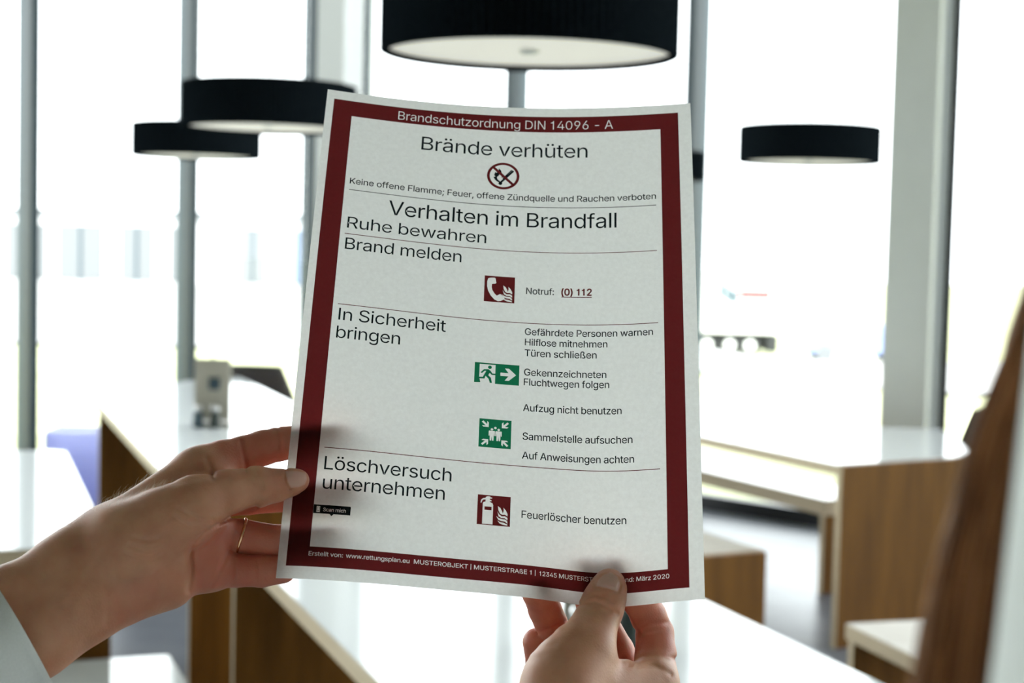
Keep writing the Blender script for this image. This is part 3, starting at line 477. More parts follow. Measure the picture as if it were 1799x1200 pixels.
# border with the reversed-out header and footer
hdr = bold(text_loops('Brandschutzordnung DIN 14096 - A', 41.3, 165.7, 15.6, 6.2), -.07)
foot = []
for t_, a, b_ in (('Erstellt von:', 14.8, 31.5), ('www.rettungsplan.eu', 33.0, 64.0), ('MUSTEROBJEKT', 66.2, 92.9), ('|', 94.1, 94.5), ('MUSTERSTRAßE', 95.9, 122.4), ('1', 123.7, 124.6), ('|', 126.3, 126.7), ('12345', 128.6, 137.4), ('MUSTERSTADT', 138.6, 162.2), ('Stand: März 2020', 167.4, 193.3)):
    foot += text_loops(t_, a, b_, 285.0, 2.25) if t_ != '|' else [rect(a+.1, 282.4, a+.35, 285.4)[::-1]]
film('printed_border', [([rect(4.24, 6.46, 202.8, 290.6)], True), ([rect(15.04, 17.73, 192.6, 280.4)], False), (hdr, False, 1), (foot, False, 1)], M['ink_red'], sh, step=3.0)
for o in (sh.children[-1],): o['label'] = 'dark red border with white lettering'
TXT = [('Brände verhüten', 55.8, 151.1, 35.7, 9.5), ('Keine offene Flamme; Feuer, offene Zündquelle und Rauchen verboten', 17.7, 189.4, 65.85, 4.0),
 ('Verhalten im Brandfall', 40.2, 167.5, 83.4, 9.5), ('Ruhe bewahren', 18.5, 95.1, 95.6, 7.4), ('Brand melden', 18.4, 81.9, 109.4, 7.4), ('Notruf:', 118.1, 133.3, 126.2, 4.0),
 ('In Sicherheit', 18.5, 75.5, 153.8, 7.2), ('bringen', 18.2, 51.7, 164.6, 7.2), ('Gefährdete Personen warnen', 118.0, 186.7, 151.3, 4.0), ('Hilflose mitnehmen', 118.2, 162.5, 157.6, 4.0),
 ('Türen schließen', 118.2, 156.8, 164.1, 4.0), ('Gekennzeichneten', 118.2, 162.0, 175.5, 4.0), ('Fluchtwegen folgen', 118.2, 163.5, 181.3, 4.0), ('Aufzug nicht benutzen', 118.2, 170.0, 196.2, 4.0),
 ('Sammelstelle aufsuchen', 118.3, 175.6, 212.5, 4.0), ('Auf Anweisungen achten', 118.3, 176.4, 223.2, 4.0), ('Löschversuch', 18.4, 82.5, 239.4, 7.2), ('unternehmen', 18.5, 79.6, 249.8, 7.2), ('Feuerlöscher benutzen', 118.9, 172.4, 255.6, 4.0)]
for t_ in TXT: film('black_lettering', [(bold(text_loops(*t_), .05 if t_[4] < 5 else .0), True, 1)], M['ink_black'], sh)
film('black_rule', [([rect(17.6, 69.78, 189.5, 70.18)], True)], M['ink_black'], sh)
for y in (99.5, 144.2, 227.5): film('red_rule', [([rect(17.6, y-.2, 189.5, y+.2)], True)], M['ink_red'], sh)
film('red_phone_number', [(bold(text_loops('(0) 112', 137.5, 153.9, 126.2, 4.1), .17), True, 1), ([rect(137.4, 127.1, 154.0, 127.5)], True)], M['ink_red'], sh)
def ic(loops_, x, y, w, h): return [[(x+a*w, y+b_*h) for a, b_ in l] for l in loops_]
FLAME = [[(.62, .34), (.70, .40), (.75, .50), (.77, .58), (.80, .48), (.79, .38), (.86, .46), (.92, .58), (.92, .66), (.84, .61), (.76, .62), (.69, .58), (.64, .48)],
         [(.61, .52), (.66, .61), (.74, .67), (.84, .66), (.92, .71), (.92, .79), (.84, .73), (.74, .73), (.65, .68)],
         [(.58, .68), (.66, .74), (.76, .77), (.86, .77), (.92, .83), (.92, .90), (.84, .84), (.73, .83), (.64, .79)],
         [(.62, .82), (.70, .87), (.80, .88), (.92, .93), (.92, .965), (.78, .95), (.68, .91)]]
PHONE = [[(.12, .10), (.20, .07), (.33, .06), (.36, .09), (.39, .26), (.36, .29), (.25, .31), (.24, .42), (.27, .55), (.34, .67), (.42, .75), (.52, .68), (.56, .69), (.68, .83), (.67, .87), (.56, .94), (.46, .96), (.34, .90), (.22, .76), (.13, .58), (.09, .40), (.09, .22)]]
film('pictogram', [([rect(95.1, 116.3, 111.8, 132.5)], True), (ic(PHONE, 95.1, 116.3, 16.7, 16.2), False), (ic(FLAME, 95.1, 116.3, 16.7, 16.2), False)], M['ink_red'], sh)['label'] = 'red pictogram of a telephone handset and flames'
EXT = [[(.16, .28), (.18, .245), (.24, .22), (.24, .15), (.17, .165), (.14, .20), (.12, .27), (.09, .27), (.105, .17), (.16, .115), (.24, .095), (.25, .06), (.30, .04), (.38, .04), (.38, .065), (.44, .07), (.44, .105), (.37, .115), (.37, .15), (.42, .17), (.42, .195), (.37, .20), (.37, .225), (.45, .26), (.475, .32), (.475, .97), (.16, .97)]]
EXTW = [rect(.215, .385, .43, .50)]
film('pictogram', [([rect(96.3, 244.9, 113.1, 261.0)], True), (ic(EXT, 96.3, 244.9, 16.8, 16.1), False), (ic(EXTW, 96.3, 244.9, 16.8, 16.1), True), (ic(FLAME, 96.3, 244.9, 16.8, 16.1), False)], M['ink_red'], sh)['label'] = 'red pictogram of a fire extinguisher and flames'
# running figure, door and arrow (square of 12 mm, then the arrow field)
ex = 91.8; ey = 169.9; eh = 11.9
DOOR = [[(.22, .07), (.93, .07), (.93, 1.0), (.04, 1.0), (.28, .98), (.24, .80), (.22, .80)]]
MAN = [circ(.68, .20, .085, 20), [(.42, .32), (.62, .30), (.72, .38), (.80, .50), (.93, .50), (.93, .57), (.77, .57), (.68, .48), (.62, .60), (.74, .72), (.80, .97), (.70, .97), (.64, .78), (.50, .64), (.46, .78), (.10, .80), (.10, .72), (.38, .70), (.52, .40), (.45, .40), (.34, .52), (.27, .49)]]
ARW = [[(1.16, .42), (1.52, .42), (1.36, .20), (1.54, .20), (1.86, .50), (1.54, .80), (1.36, .80), (1.52, .58), (1.16, .58)]]
film('pictogram', [([rect(ex, ey, 115.6, ey+eh)], True), (ic(DOOR, ex, ey, eh, eh), False), ([circ(ex+eh*.68, ey+eh*.20, eh*.085, 20)], True), (ic(MAN[1:], ex, ey, eh, eh), True), (ic(ARW, ex, ey, eh, eh), False)], M['ink_green'], sh)['label'] = 'green pictogram of a running figure with door and arrow'
ax, ay, aw = 95.5, 202.4, 16.8
def arrow(cx, cy, a):
    P = [(-.13, -.03), (.02, -.03), (.02, -.12), (.13, 0), (.02, .12), (.02, .03), (-.13, .03)]
    P = [(-.14, -.033), (.03, -.033), (-.045, -.115), (.02, -.115), (.135, 0), (.02, .115), (-.045, .115), (.03, .033), (-.14, .033)]
    c, s = math.cos(a), math.sin(a); return [(cx+c*x-s*y, cy+s*x+c*y) for x, y in P]
ARS = [arrow(.20, .19, math.pi/4), arrow(.80, .19, 3*math.pi/4), arrow(.80, .81, 5*math.pi/4), arrow(.20, .81, -math.pi/4)]
def fig(x, y, s): return [[(x+a*s, y+b_*s) for a, b_ in l] for l in ([(-.09, .09), (.09, .09), (.10, .12), (.10, .27), (.07, .27), (.065, .16), (.06, .44), (.012, .44), (.0, .28), (-.012, .44), (-.06, .44), (-.065, .16), (-.07, .27), (-.10, .27), (-.10, .12)], circ(0, .04, .042, 14))]
PEO = fig(.40, .32, .98)+fig(.61, .32, .98)+[circ(.505, .30, .042, 14)]
film('pictogram', [([rect(ax, ay, ax+aw, ay+16.1)], True), (ic(ARS+PEO, ax, ay, aw, 16.1), False)], M['ink_green'], sh)['label'] = 'green pictogram of arrows around a group of people'
# no open flame
nx_, ny_, nr_ = 103.2, 49.6, 9.25
ringR = [circ(nx_, ny_, nr_, 64), circ(nx_, ny_, nr_*.83, 64)]
film('pictogram', [(ringR[:1], True), (ringR[1:], False), ([bar(nx_-nr_*.62, ny_-nr_*.62, nx_+nr_*.62, ny_+nr_*.62, nr_*.17)], True)], M['ink_red'], sh)['label'] = 'red ring with slash over a flame and match'
fl_ = [(-.52, -.20), (-.44, -.30), (-.42, -.18), (-.30, -.40), (-.28, -.56), (-.14, -.40), (-.10, -.24), (-.02, -.14), (.02, .0), (-.04, .10), (-.10, .18), (-.08, .06), (-.16, -.04), (-.22, -.14), (-.28, .0), (-.38, .10), (-.36, .24), (-.28, .34), (-.18, .40), (-.22, .50), (-.38, .42), (-.50, .30), (-.60, .12), (-.48, .06), (-.56, -.04)]
L_ = [[[(nx_+a*nr_, ny_+b_*nr_) for a, b_ in fl_]], [bar(nx_-.15*nr_, ny_+.50*nr_, nx_+.62*nr_, ny_-.42*nr_, nr_*.13), bar(nx_-.15*nr_, ny_+.50*nr_, nx_+.60*nr_, ny_-.39*nr_, nr_*.05)], [bar(nx_-.02*nr_, ny_+.20*nr_, nx_+.52*nr_, ny_-.47*nr_, nr_*.07)], [circ(nx_-.16*nr_, ny_+.56*nr_, nr_*.12, 20)]]
cut = [bar(nx_-nr_*.62, ny_-nr_*.62, nx_+nr_*.62, ny_+nr_*.62, nr_*.17)]
film('flame_and_match', [(L_[0], True), (L_[1], True), (L_[2], True), (L_[3], True), (cut, False)], M['ink_black'], sh)
# black tag (the code square below it is left out)
film('scan_tag', [([[(15.1, 258.4), (33.4, 258.4), (33.4, 263.0), (25.2, 263.0), (24.2, 264.1), (23.2, 263.0), (15.1, 263.0)]], True), ([rect(16.6, 259.2, 18.3, 262.3)], False), ([rect(16.85, 259.55, 18.05, 261.8)], True), ([rect(17.0, 259.75, 17.9, 261.5)], False), (text_loops('Scan mich', 19.9, 31.1, 261.75, 1.9), False, 1)], M['ink_black'], sh)
# ------------------------------------------------------------------ the person
import openvdb
class SDF:
    def __init__(s, lo, hi, vox, pad=.022):
        s.lo = np.array(lo, np.float32); s.vox = vox; s.pad = pad
        s.n = np.ceil((np.array(hi)-s.lo)/vox).astype(int)+1
        s.ax = [(s.lo[i]+vox*np.arange(s.n[i])).astype(np.float32) for i in range(3)]
    def new(s): return np.full(s.n, s.pad, np.float32)
    def reg(s, lo, hi):
        a = np.clip(np.floor((np.array(lo)-s.lo)/s.vox).astype(int), 0, s.n); b = np.clip(np.ceil((np.array(hi)-s.lo)/s.vox).astype(int)+1, 0, s.n)
        sl = tuple(slice(a[i], b[i]) for i in range(3))
        return sl, s.ax[0][sl[0]][:, None, None], s.ax[1][sl[1]][None, :, None], s.ax[2][sl[2]][None, None, :]
    def cone(s, F, a, b, ra, rb, k=0.0, sq=None):
        a = np.array(a, np.float32); b = np.array(b, np.float32); r = max(ra, rb)+s.pad
        sl, X, Y, Z = s.reg(np.minimum(a, b)-r, np.maximum(a, b)+r)
        if min(q.stop-q.start for q in sl) <= 0: return
        d = b-a; L2 = float(d@d)+1e-12
        t = np.clip(((X-a[0])*d[0]+(Y-a[1])*d[1]+(Z-a[2])*d[2])/L2, 0, 1)
        D = np.sqrt((X-a[0]-t*d[0])**2+(Y-a[1]-t*d[1])**2+(Z-a[2]-t*d[2])**2)-(ra+t*(rb-ra))
        F[sl] = smin(F[sl], D, k)
    def ell(s, F, c, r, k=0.0, R=None):
        c = np.array(c, np.float32); r = np.array(r, np.float32); m = r.max()+s.pad
        sl, X, Y, Z = s.reg(c-m, c+m)
        X, Y, Z = X-c[0], Y-c[1], Z-c[2]
        if R is not None: X, Y, Z = (R[0][i]*X+R[1][i]*Y+R[2][i]*Z for i in range(3))
        q = np.sqrt((X/r[0])**2+(Y/r[1])**2+(Z/r[2])**2); g = np.sqrt((X/r[0]**2)**2+(Y/r[1]**2)**2+(Z/r[2]**2)**2)+1e-9
        F[sl] = smin(F[sl], (q*(q-1)/g).astype(np.float32), k)
    def chain(s, F, pts, k=.0015):
        for (a, ra), (b, rb) in zip(pts[:-1], pts[1:]): s.cone(F, a, b, ra, rb, k)
    def carve(s, F, line, amp, sig, z1):
        """a crease along a line on the near side of the hand (line points: photo pixels; z1: how deep it may reach)"""
        P = np.array([at(x, y, 1.0) for x, y in line]); zz = z1-.09
        pts = np.concatenate([P*zz, P*z1]); sl, X, Y, Z = s.reg(pts.min(0)-.006, pts.max(0)+.006)
        U = X/Z; V = Y/Z; best = None
        for p, q in zip(P[:-1], P[1:]):
            d = q[:2]-p[:2]; t = np.clip(((U-p[0])*d[0]+(V-p[1])*d[1])/(d@d), 0, 1)
            e = (U-p[0]-t*d[0])**2+(V-p[1]-t*d[1])**2; best = e if best is None else np.minimum(best, e)
        F[sl] += (amp*np.exp(-best*Z*Z/sig**2)*(Z < z1)).astype(np.float32)
    def quads(s, F):
        w = 4*s.vox; A = np.clip(F, -w, w).astype(np.float32)
        for i in range(3):
            for j in (0, -1):
                ix = [slice(None)]*3; ix[i] = j; A[tuple(ix)] = w
        g = openvdb.FloatGrid(w); g.copyFromArray(A)
        p, q = g.convertToQuads(0.0)
        p = np.array(p, float)*s.vox+s.lo; q = np.array(q)
        # outward winding
        c = p[q].mean(1); nn = np.cross(p[q[:, 1]]-p[q[:, 0]], p[q[:, 2]]-p[q[:, 0]]); nn /= np.linalg.norm(nn, axis=1)[:, None]+1e-15
        e = c+nn*s.vox*1.2; i = np.clip(np.round((e-s.lo)/s.vox).astype(int), 0, s.n-1); e2 = c-nn*s.vox*1.2; i2 = np.clip(np.round((e2-s.lo)/s.vox).astype(int), 0, s.n-1)
        if (F[i[:, 0], i[:, 1], i[:, 2]] < F[i2[:, 0], i2[:, 1], i2[:, 2]]).mean() > .5: q = q[:, ::-1]
        return p, q
def smin(a, b, k):
    if k <= 0: return np.minimum(a, b)
    h = np.maximum(k-np.abs(a-b), 0)/k
    return np.minimum(a, b)-h*h*k*.25

def hand(lo, hi, palm, fingers, thumb, creases, vox=.00075, kf=.006, kt=.008):
    s = SDF(lo, hi, vox); P = s.new()
    for a, b, ra, rb, k in palm: s.cone(P, a, b, ra, rb, k)
    T = P.copy()
    for ch in fingers:
        F = s.new(); s.chain(F, ch); np.minimum(T, smin(P, F, kf), out=T)
    F = s.new(); s.chain(F, thumb, .003); T = np.minimum(T, smin(P, F, kt))
    for line, amp, sig, z1 in creases: s.carve(T, line, amp, sig, z1)
    return s.quads(T)
def C(px, py, d, r): return (at(px, py, d), r)
# ---- left hand: thumb on the front of the sheet, four fingers behind it
Lf = [[C(345, 832, .797, .0115), C(392, 810, .804, .0104), C(428, 798, .809, .0091), C(462, 787, .8125, .0088), C(492, 780, .8145, .0085), C(550, 770, .8176, .0078), C(592, 765, .8198, .0070)],
      [C(345, 872, .793, .0115), C(435, 873, .805, .0089), C(510, 870, .8050, .0082), C(612, 867, .8063, .0072)],
      [C(338, 935, .788, .0118), C(385, 942, .793, .0102), C(425, 945, .796, .0091), C(490, 953, .7933, .0085), C(585, 945, .7947, .0072)],
      [C(338, 992, .782, .0116), C(380, 1000, .786, .0092), C(415, 1003, .7885, .0079), C(460, 1004, .7860, .0076), C(496, 1001, .7846, .0068)]]
Lt = [C(215, 952, .758, .0160), C(285, 915, .763, .0145), C(345, 885, .768, .0135), C(400, 866, .776, .0108), C(440, 857, .782, .0096), C(455, 855, .7840, .0094), C(485, 853, .7876, .0077), C(512, 847, .7895, .0063), C(525, 844, .7911, .0052)]
def PC(a, b, ra, rb, k=.010): return (at(*a), at(*b), ra, rb, k)
Lp = [PC((350, 827, .797), (190, 950, .768), .0112, .0145), PC((345, 872, .795), (180, 975, .770), .0118, .0145), PC((337, 935, .790), (172, 1005, .766), .0120, .0145),
      PC((336, 992, .782), (170, 1040, .758), .0118, .0145), PC((292, 1020, .768), (185, 1050, .757), .0142, .0148, .008), PC((240, 960, .757), (322, 915, .765), .0165, .0140, .010),
      PC((352, 905, .786), (368, 998, .779), .0125, .0110, .008), PC((352, 900, .786), (362, 838, .792), .0120, .0110, .008),
      PC((190, 950, .768), (125, 1001, .757), .0150, .0166), PC((125, 1001, .757), (0, 1075, .744), .0166, .0178), PC((0, 1075, .744), (-160, 1155, .725), .0178, .021),
      PC((185, 1040, .760), (125, 1075, .750), .0150, .0166), PC((125, 1075, .750), (60, 1122, .744), .0166, .0172), PC((60, 1122, .744), (-160, 1252, .723), .0172, .021)]
Lc = [([(338, 957), (335, 975), (337, 1002), (331, 1038)], .0012, .0013, .80), ([(450, 890), (417, 904), (380, 922), (356, 938), (345, 950)], .0014, .0011, .80), ([(404, 966), (390, 995), (372, 1030)], .0010, .0011, .80),
      ([(374, 840), (371, 824), (363, 806)], .0010, .0015, .82), ([(424, 776), (429, 800), (433, 826)], .0008, .0013, .83), ([(488, 752), (494, 775), (493, 800)], .0007, .0010, .83),
      ([(451, 830), (458, 843), (462, 858)], .0004, .0010, .81), ([(443, 832), (449, 846), (451, 860)], .0003, .0009, .81),
      ([(413, 985), (414, 1000), (413, 1022)], .0005, .0010, .80), ([(453, 985), (454, 1000), (455, 1022)], .0004, .0010, .80),
      ([(312, 893), (338, 907), (356, 914), (374, 914)], 0.0008, .0010, .80), ([(306, 908), (334, 926), (358, 926)], 0.0008, .0010, .80), ([(228, 958), (258, 968), (282, 962)], 0.0006, .0011, .79), ([(222, 974), (260, 984), (288, 974)], 0.0006, .0011, .79), ([(236, 944), (262, 950), (280, 946)], 0.0006, .0011, .79),
      ([(206, 1016), (240, 1020), (262, 1014), (290, 996)], .0005, .0013, .79), ([(186, 1035), (190, 1068), (187, 1096)], .0004, .0014, .79), ([(272, 1012), (278, 1035), (266, 1060)], .0003, .0016, .79),
      ([(306, 852), (340, 842), (372, 838)], .0006, .0016, .80), ([(175, 962), (140, 1010), (110, 1060)], -.0005, .0026, .79), ([(205, 960), (165, 1010), (128, 1072)], -.0003, .0022, .79)]
La = [(502, 826), (500, 842), (508, 859)]
Lc.append((La, .0008, .0008, .81)); Lc.append(([(508, 859), (530, 856), (540, 848)], .0004, .0005, .80))
hl = hand([-.262, .030, .640], [-.075, .212, .845], Lp, Lf, Lt, Lc)
# ---- right hand: thumb on the front at the lower edge, fingers behind
Rf = [[C(1146, 1200, .800, .0120), C(1152, 1150, .814, .0104), C(1150, 1112, .8215, .0097), C(1139, 1082, .8175, .0091), C(1124, 1056, .8128, .0086), C(1098, 1018, .8109, .0078), C(1084, 997, .8131, .0075)],
      [C(1105, 1230, .815, .0122), C(1093, 1180, .829, .0102), C(1082, 1145, .833, .0095), C(1044, 1072, .8180, .0086), C(1027, 1020, .8110, .0077), C(1023, 998, .8127, .0074)],
      [C(1045, 1245, .812, .0122), C(1005, 1170, .832, .0098), C(984, 1132, .831, .0092), C(957, 1070, .8120, .0083), C(944, 1040, .8016, .0077), C(940, 1033, .8020, .0072)],
      [C(1000, 1250, .800, .0115), C(968, 1205, .824, .0088), C(952, 1165, .829, .0082), C(943, 1128, .824, .0073)]]
Rt = [C(985, 1215, .757, .0180), C(1020, 1142, .772, .0142), C(1040, 1108, .7800, .0114), C(1052, 1080, .7852, .0104), C(1058, 1064, .7874, .0103), C(1065, 1046, .7896, .0095), C(1070, 1030, .7926, .0080), C(1071, 1025, .7943, .0068)]
Rp = [PC((1146, 1205, .800), (1060, 1340, .755), .0122, .0165), PC((1105, 1230, .812), (1045, 1350, .757), .0125, .0165), PC((1045, 1245, .810), (1020, 1360, .757), .0125, .0165), PC((1000, 1250, .800), (990, 1360, .752), .0120, .0165),
      PC((985, 1190, .765), (975, 1300, .745), .0172, .0190), PC((1045, 1215, .772), (1138, 1202, .794), .0160, .0118, .008), PC((1030, 1150, .772), (1000, 1200, .765), .0130, .0165, .008),
      PC((990, 1340, .748), (1010, 1480, .725), .0180, .0190), PC((1045, 1340, .752), (1060, 1480, .725), .0180, .0190), PC((1010, 1480, .725), (1090, 1800, .66), .0190, .024), PC((1060, 1480, .725), (1140, 1800, .66), .0190, .024)]
Rc = [([(1024, 1052), (1045, 1045), (1066, 1050), (1078, 1058)], .0006, .0010, .81), ([(1019, 1063), (1045, 1057), (1065, 1065), (1084, 1078)], .0009, .0011, .81), ([(1034, 1066), (1052, 1063), (1072, 1074)], .0006, .0010, .81),
      ([(950, 1120), (985, 1108), (1004, 1094)], .0005, .0016, .79), ([(936, 1142), (975, 1132)], .0004, .0016, .79), ([(930, 1160), (955, 1152)], .0004, .0016, .79),
      ([(1116, 1108), (1140, 1096), (1172, 1094)], .0008, .0013, .83), ([(1106, 1166), (1130, 1154), (1160, 1152), (1186, 1158)], .0009, .0014, .82), ([(1120, 1168), (1150, 1170), (1178, 1184)], .0008, .0013, .82),
      ([(945, 1112), (970, 1102), (994, 1092)], .0006, .0012, .84)]
Ra = [(1044, 1024), (1048, 1033), (1066, 1034), (1086, 1040), (1090, 1028)]
Rc.append((Ra, .0008, .0008, .81))
hr = hand([.002, .095, .610], [.105, .345, .860], Rp, Rf, Rt, Rc)
# ---- the rest of the body (world space, coarse)
B = SDF([-.55, -.12, -.02], [.55, .80, 1.80], .008, .06)
F = B.new()
shL, shR, nk, hd = (-.07, .30, 1.345), (.33, .27, 1.345), (.15, .235, 1.43), (.195, .215, 1.625)
elL = cam2world([-.335, .222, .56]); elR = cam2world([.185, .345, .575])
wrL = cam2world(at(-110, 1200, .728)); wrR = cam2world(at(1080, 1640, .695))
for a, b, ra, rb in ((shL, elL, .042, .028), (elL, wrL, .028, .022), (shR, elR, .042, .028), (elR, wrR, .028, .022), (shL, nk, .05, .05), (shR, nk, .05, .05),
        ((.05, .22, 1.26), (.22, .21, 1.26), .08, .08), ((.13, .22, 1.26), (.13, .19, .92), .08, .085), ((.07, .18, .90), (.19, .18, .90), .08, .08),
        (nk, (.18, .225, 1.55), .052, .050), ((.06, .18, .86), (.04, .19, .48), .07, .055), ((.04, .19, .48), (.04, .16, .08), .052, .034), ((.20, .18, .86), (.22, .19, .48), .07, .055), ((.22, .19, .48), (.22, .16, .08), .052, .034)):
    B.cone(F, a, b, ra, rb, .03)
B.ell(F, (hd[0], hd[1]-.01, hd[2]+.03), (.072, .092, .095), .02); B.ell(F, (hd[0], hd[1]+.025, hd[2]-.045), (.055, .062, .07), .03)
pB, qB = B.quads(F)
# face, finer
H = SDF([.09, .10, 1.50], [.30, .36, 1.76], .0025, .03); Fh = H.new()
H.ell(Fh, (hd[0], hd[1]-.01, hd[2]+.03), (.073, .093, .096)); H.ell(Fh, (hd[0], hd[1]+.025, hd[2]-.045), (.056, .063, .07), .03)
fy = hd[1]+.083
H.cone(Fh, (hd[0], fy-.004, hd[2]+.012), (hd[0], fy+.016, hd[2]-.026), .006, .009, .012)
for sx in (-1, 1):
    H.ell(Fh, (hd[0]+sx*.011, fy+.006, hd[2]-.029), (.006, .008, .006), .006); H.ell(Fh, (hd[0]+sx*.031, fy-.012, hd[2]+.004), (.0125, .011, .009), .003)
    H.ell(Fh, (hd[0]+sx*.073, hd[1]-.005, hd[2]-.005), (.007, .018, .028), .006)
    H.cone(Fh, (hd[0]+sx*.014, fy-.002, hd[2]+.022), (hd[0]+sx*.045, fy-.014, hd[2]+.024), .005, .004, .008)
H.ell(Fh, (hd[0], fy+.001, hd[2]-.053), (.021, .008, .005), .004); H.ell(Fh, (hd[0], fy-.001, hd[2]-.062), (.018, .009, .006), .004); H.ell(Fh, (hd[0], fy-.008, hd[2]-.095), (.02, .016, .014), .015)
pH, qH = H.quads(Fh)
# ---- skin
def mk_skin():
    m = mat('skin', (.50, .27, .18), .48); N, L, b = nodes(m)
    b.inputs['Subsurface Weight'].default_value = .30; b.inputs['Subsurface Radius'].default_value = (1.0, .28, .14); b.inputs['Subsurface Scale'].default_value = .006
    b.inputs['Specular IOR Level'].default_value = .38
    tc = N.new('ShaderNodeTexCoord'); n1 = N.new('ShaderNodeTexNoise'); n1.inputs['Scale'].default_value = 55; n1.inputs['Detail'].default_value = 5
    rp = N.new('ShaderNodeValToRGB'); rp.color_ramp.elements[0].position = .3; rp.color_ramp.elements[1].position = .72
    rp.color_ramp.elements[0].color = (.51, .235, .142, 1); rp.color_ramp.elements[1].color = (.645, .337, .206, 1)
    at_ = N.new('ShaderNodeAttribute'); at_.attribute_name = 'tone'; sp = N.new('ShaderNodeSeparateColor'); L.new(at_.outputs['Color'], sp.inputs[0])
    m1 = N.new('ShaderNodeMix'); m1.data_type = 'RGBA'; m1.inputs['B'].default_value = (.52, .10, .075, 1)
    m2 = N.new('ShaderNodeMix'); m2.data_type = 'RGBA'; m2.inputs['B'].default_value = (.66, .40, .32, 1)
    L.new(tc.outputs['Object'], n1.inputs['Vector']); L.new(n1.outputs['Fac'], rp.inputs[0]); L.new(rp.outputs[0], m1.inputs['A']); L.new(sp.outputs[0], m1.inputs['Factor'])
    L.new(m1.outputs['Result'], m2.inputs['A']); L.new(sp.outputs[1], m2.inputs['Factor']); L.new(m2.outputs['Result'], b.inputs['Base Color'])
    rr = N.new('ShaderNodeMapRange'); rr.inputs['To Min'].default_value = .48; rr.inputs['To Max'].default_value = .22; L.new(sp.outputs[1], rr.inputs[0]); L.new(rr.outputs[0], b.inputs['Roughness'])
    v1 = N.new('ShaderNodeTexVoronoi'); v1.inputs['Scale'].default_value = 900; n2 = N.new('ShaderNodeTexNoise'); n2.inputs['Scale'].default_value = 260; n2.inputs['Detail'].default_value = 4
    ad = N.new('ShaderNodeMath'); ad.operation = 'ADD'; L.new(tc.outputs['Object'], v1.inputs['Vector']); L.new(tc.outputs['Object'], n2.inputs['Vector']); L.new(v1.outputs['Distance'], ad.inputs[0]); L.new(n2.outputs['Fac'], ad.inputs[1])
    bp = N.new('ShaderNodeBump'); bp.inputs['Strength'].default_value = .30; bp.inputs['Distance'].default_value = .0006
    iv = N.new('ShaderNodeMath'); iv.operation = 'SUBTRACT'; iv.inputs[0].default_value = 1.0; L.new(sp.outputs[1], iv.inputs[1])
    ml_ = N.new('ShaderNodeMath'); ml_.operation = 'MULTIPLY'; ml_.inputs[1].default_value = .13; L.new(iv.outputs[0], ml_.inputs[0]); L.new(ml_.outputs[0], bp.inputs['Strength'])
    L.new(ad.outputs[0], bp.inputs['Height']); L.new(bp.outputs[0], b.inputs['Normal'])
    return m
M['skin'] = mk_skin()
per = empty('person', (.15, .22, 0)); tag(per, 'person with long brown hair and white shirt holding up the notice with both hands', 'person')
parts = [(cam2world(hl[0]), hl[1]), (cam2world(hr[0]), hr[1]), (pB, qB), (pH, qH)]
V = np.concatenate([p for p, q in parts]); off = np.cumsum([0]+[len(p) for p, q in parts]); Q = np.concatenate([q+o for (p, q), o in zip(parts, off)])
body = mesh('body', V, Q, M['skin'], per, True)
# tone attribute: red = skin redness plus backlit finger glow painted in, green = nail plates
def px_of(P): return 899.5+FPX*P[:, 0]/P[:, 2], 600+FPX*P[:, 1]/P[:, 2]
def seg(px, py, P, Q_):
    d = np.array(Q_)-np.array(P); t = np.clip(((px-P[0])*d[0]+(py-P[1])*d[1])/(d@d), 0, 1); return np.hypot(px-P[0]-t*d[0], py-P[1]-t*d[1])
def inpoly(px, py, poly, soft=1.2):
    r = np.full(len(px), 1e9); ins = np.zeros(len(px), bool); n = len(poly)
    for i in range(n):
        a, b_ = poly[i], poly[(i+1) % n]; r = np.minimum(r, seg(px, py, a, b_)); c = (a[1] > py) != (b_[1] > py)
        ins ^= c & (px < (b_[0]-a[0])*(py-a[1])/((b_[1]-a[1])+1e-9)+a[0])
    return np.clip(.5+np.where(ins, r, -r)/(2*soft), 0, 1)
tone = np.zeros((len(V), 4)); tone[:, 3] = 1
def blob(P, chains, rad, amt, o):
    for (c, r) in chains:
        d = np.linalg.norm(P-np.array(c), axis=1); tone[o:o+len(P), 0] = np.maximum(tone[o:o+len(P), 0], amt*np.clip(1.25-d/(r*rad), 0, 1))
def line_blob(P, ch, w, amt, o):
    for (a, ra), (b_, rb) in zip(ch[:-1], ch[1:]):
        d = b_-a; t = np.clip((P-a)@d/(d@d), 0, 1); e = np.linalg.norm(P-a-t[:, None]*d, axis=1); tone[o:o+len(P), 0] = np.maximum(tone[o:o+len(P), 0], amt*np.clip(1.6-e/((ra+t*(rb-ra))*w), 0, 1))
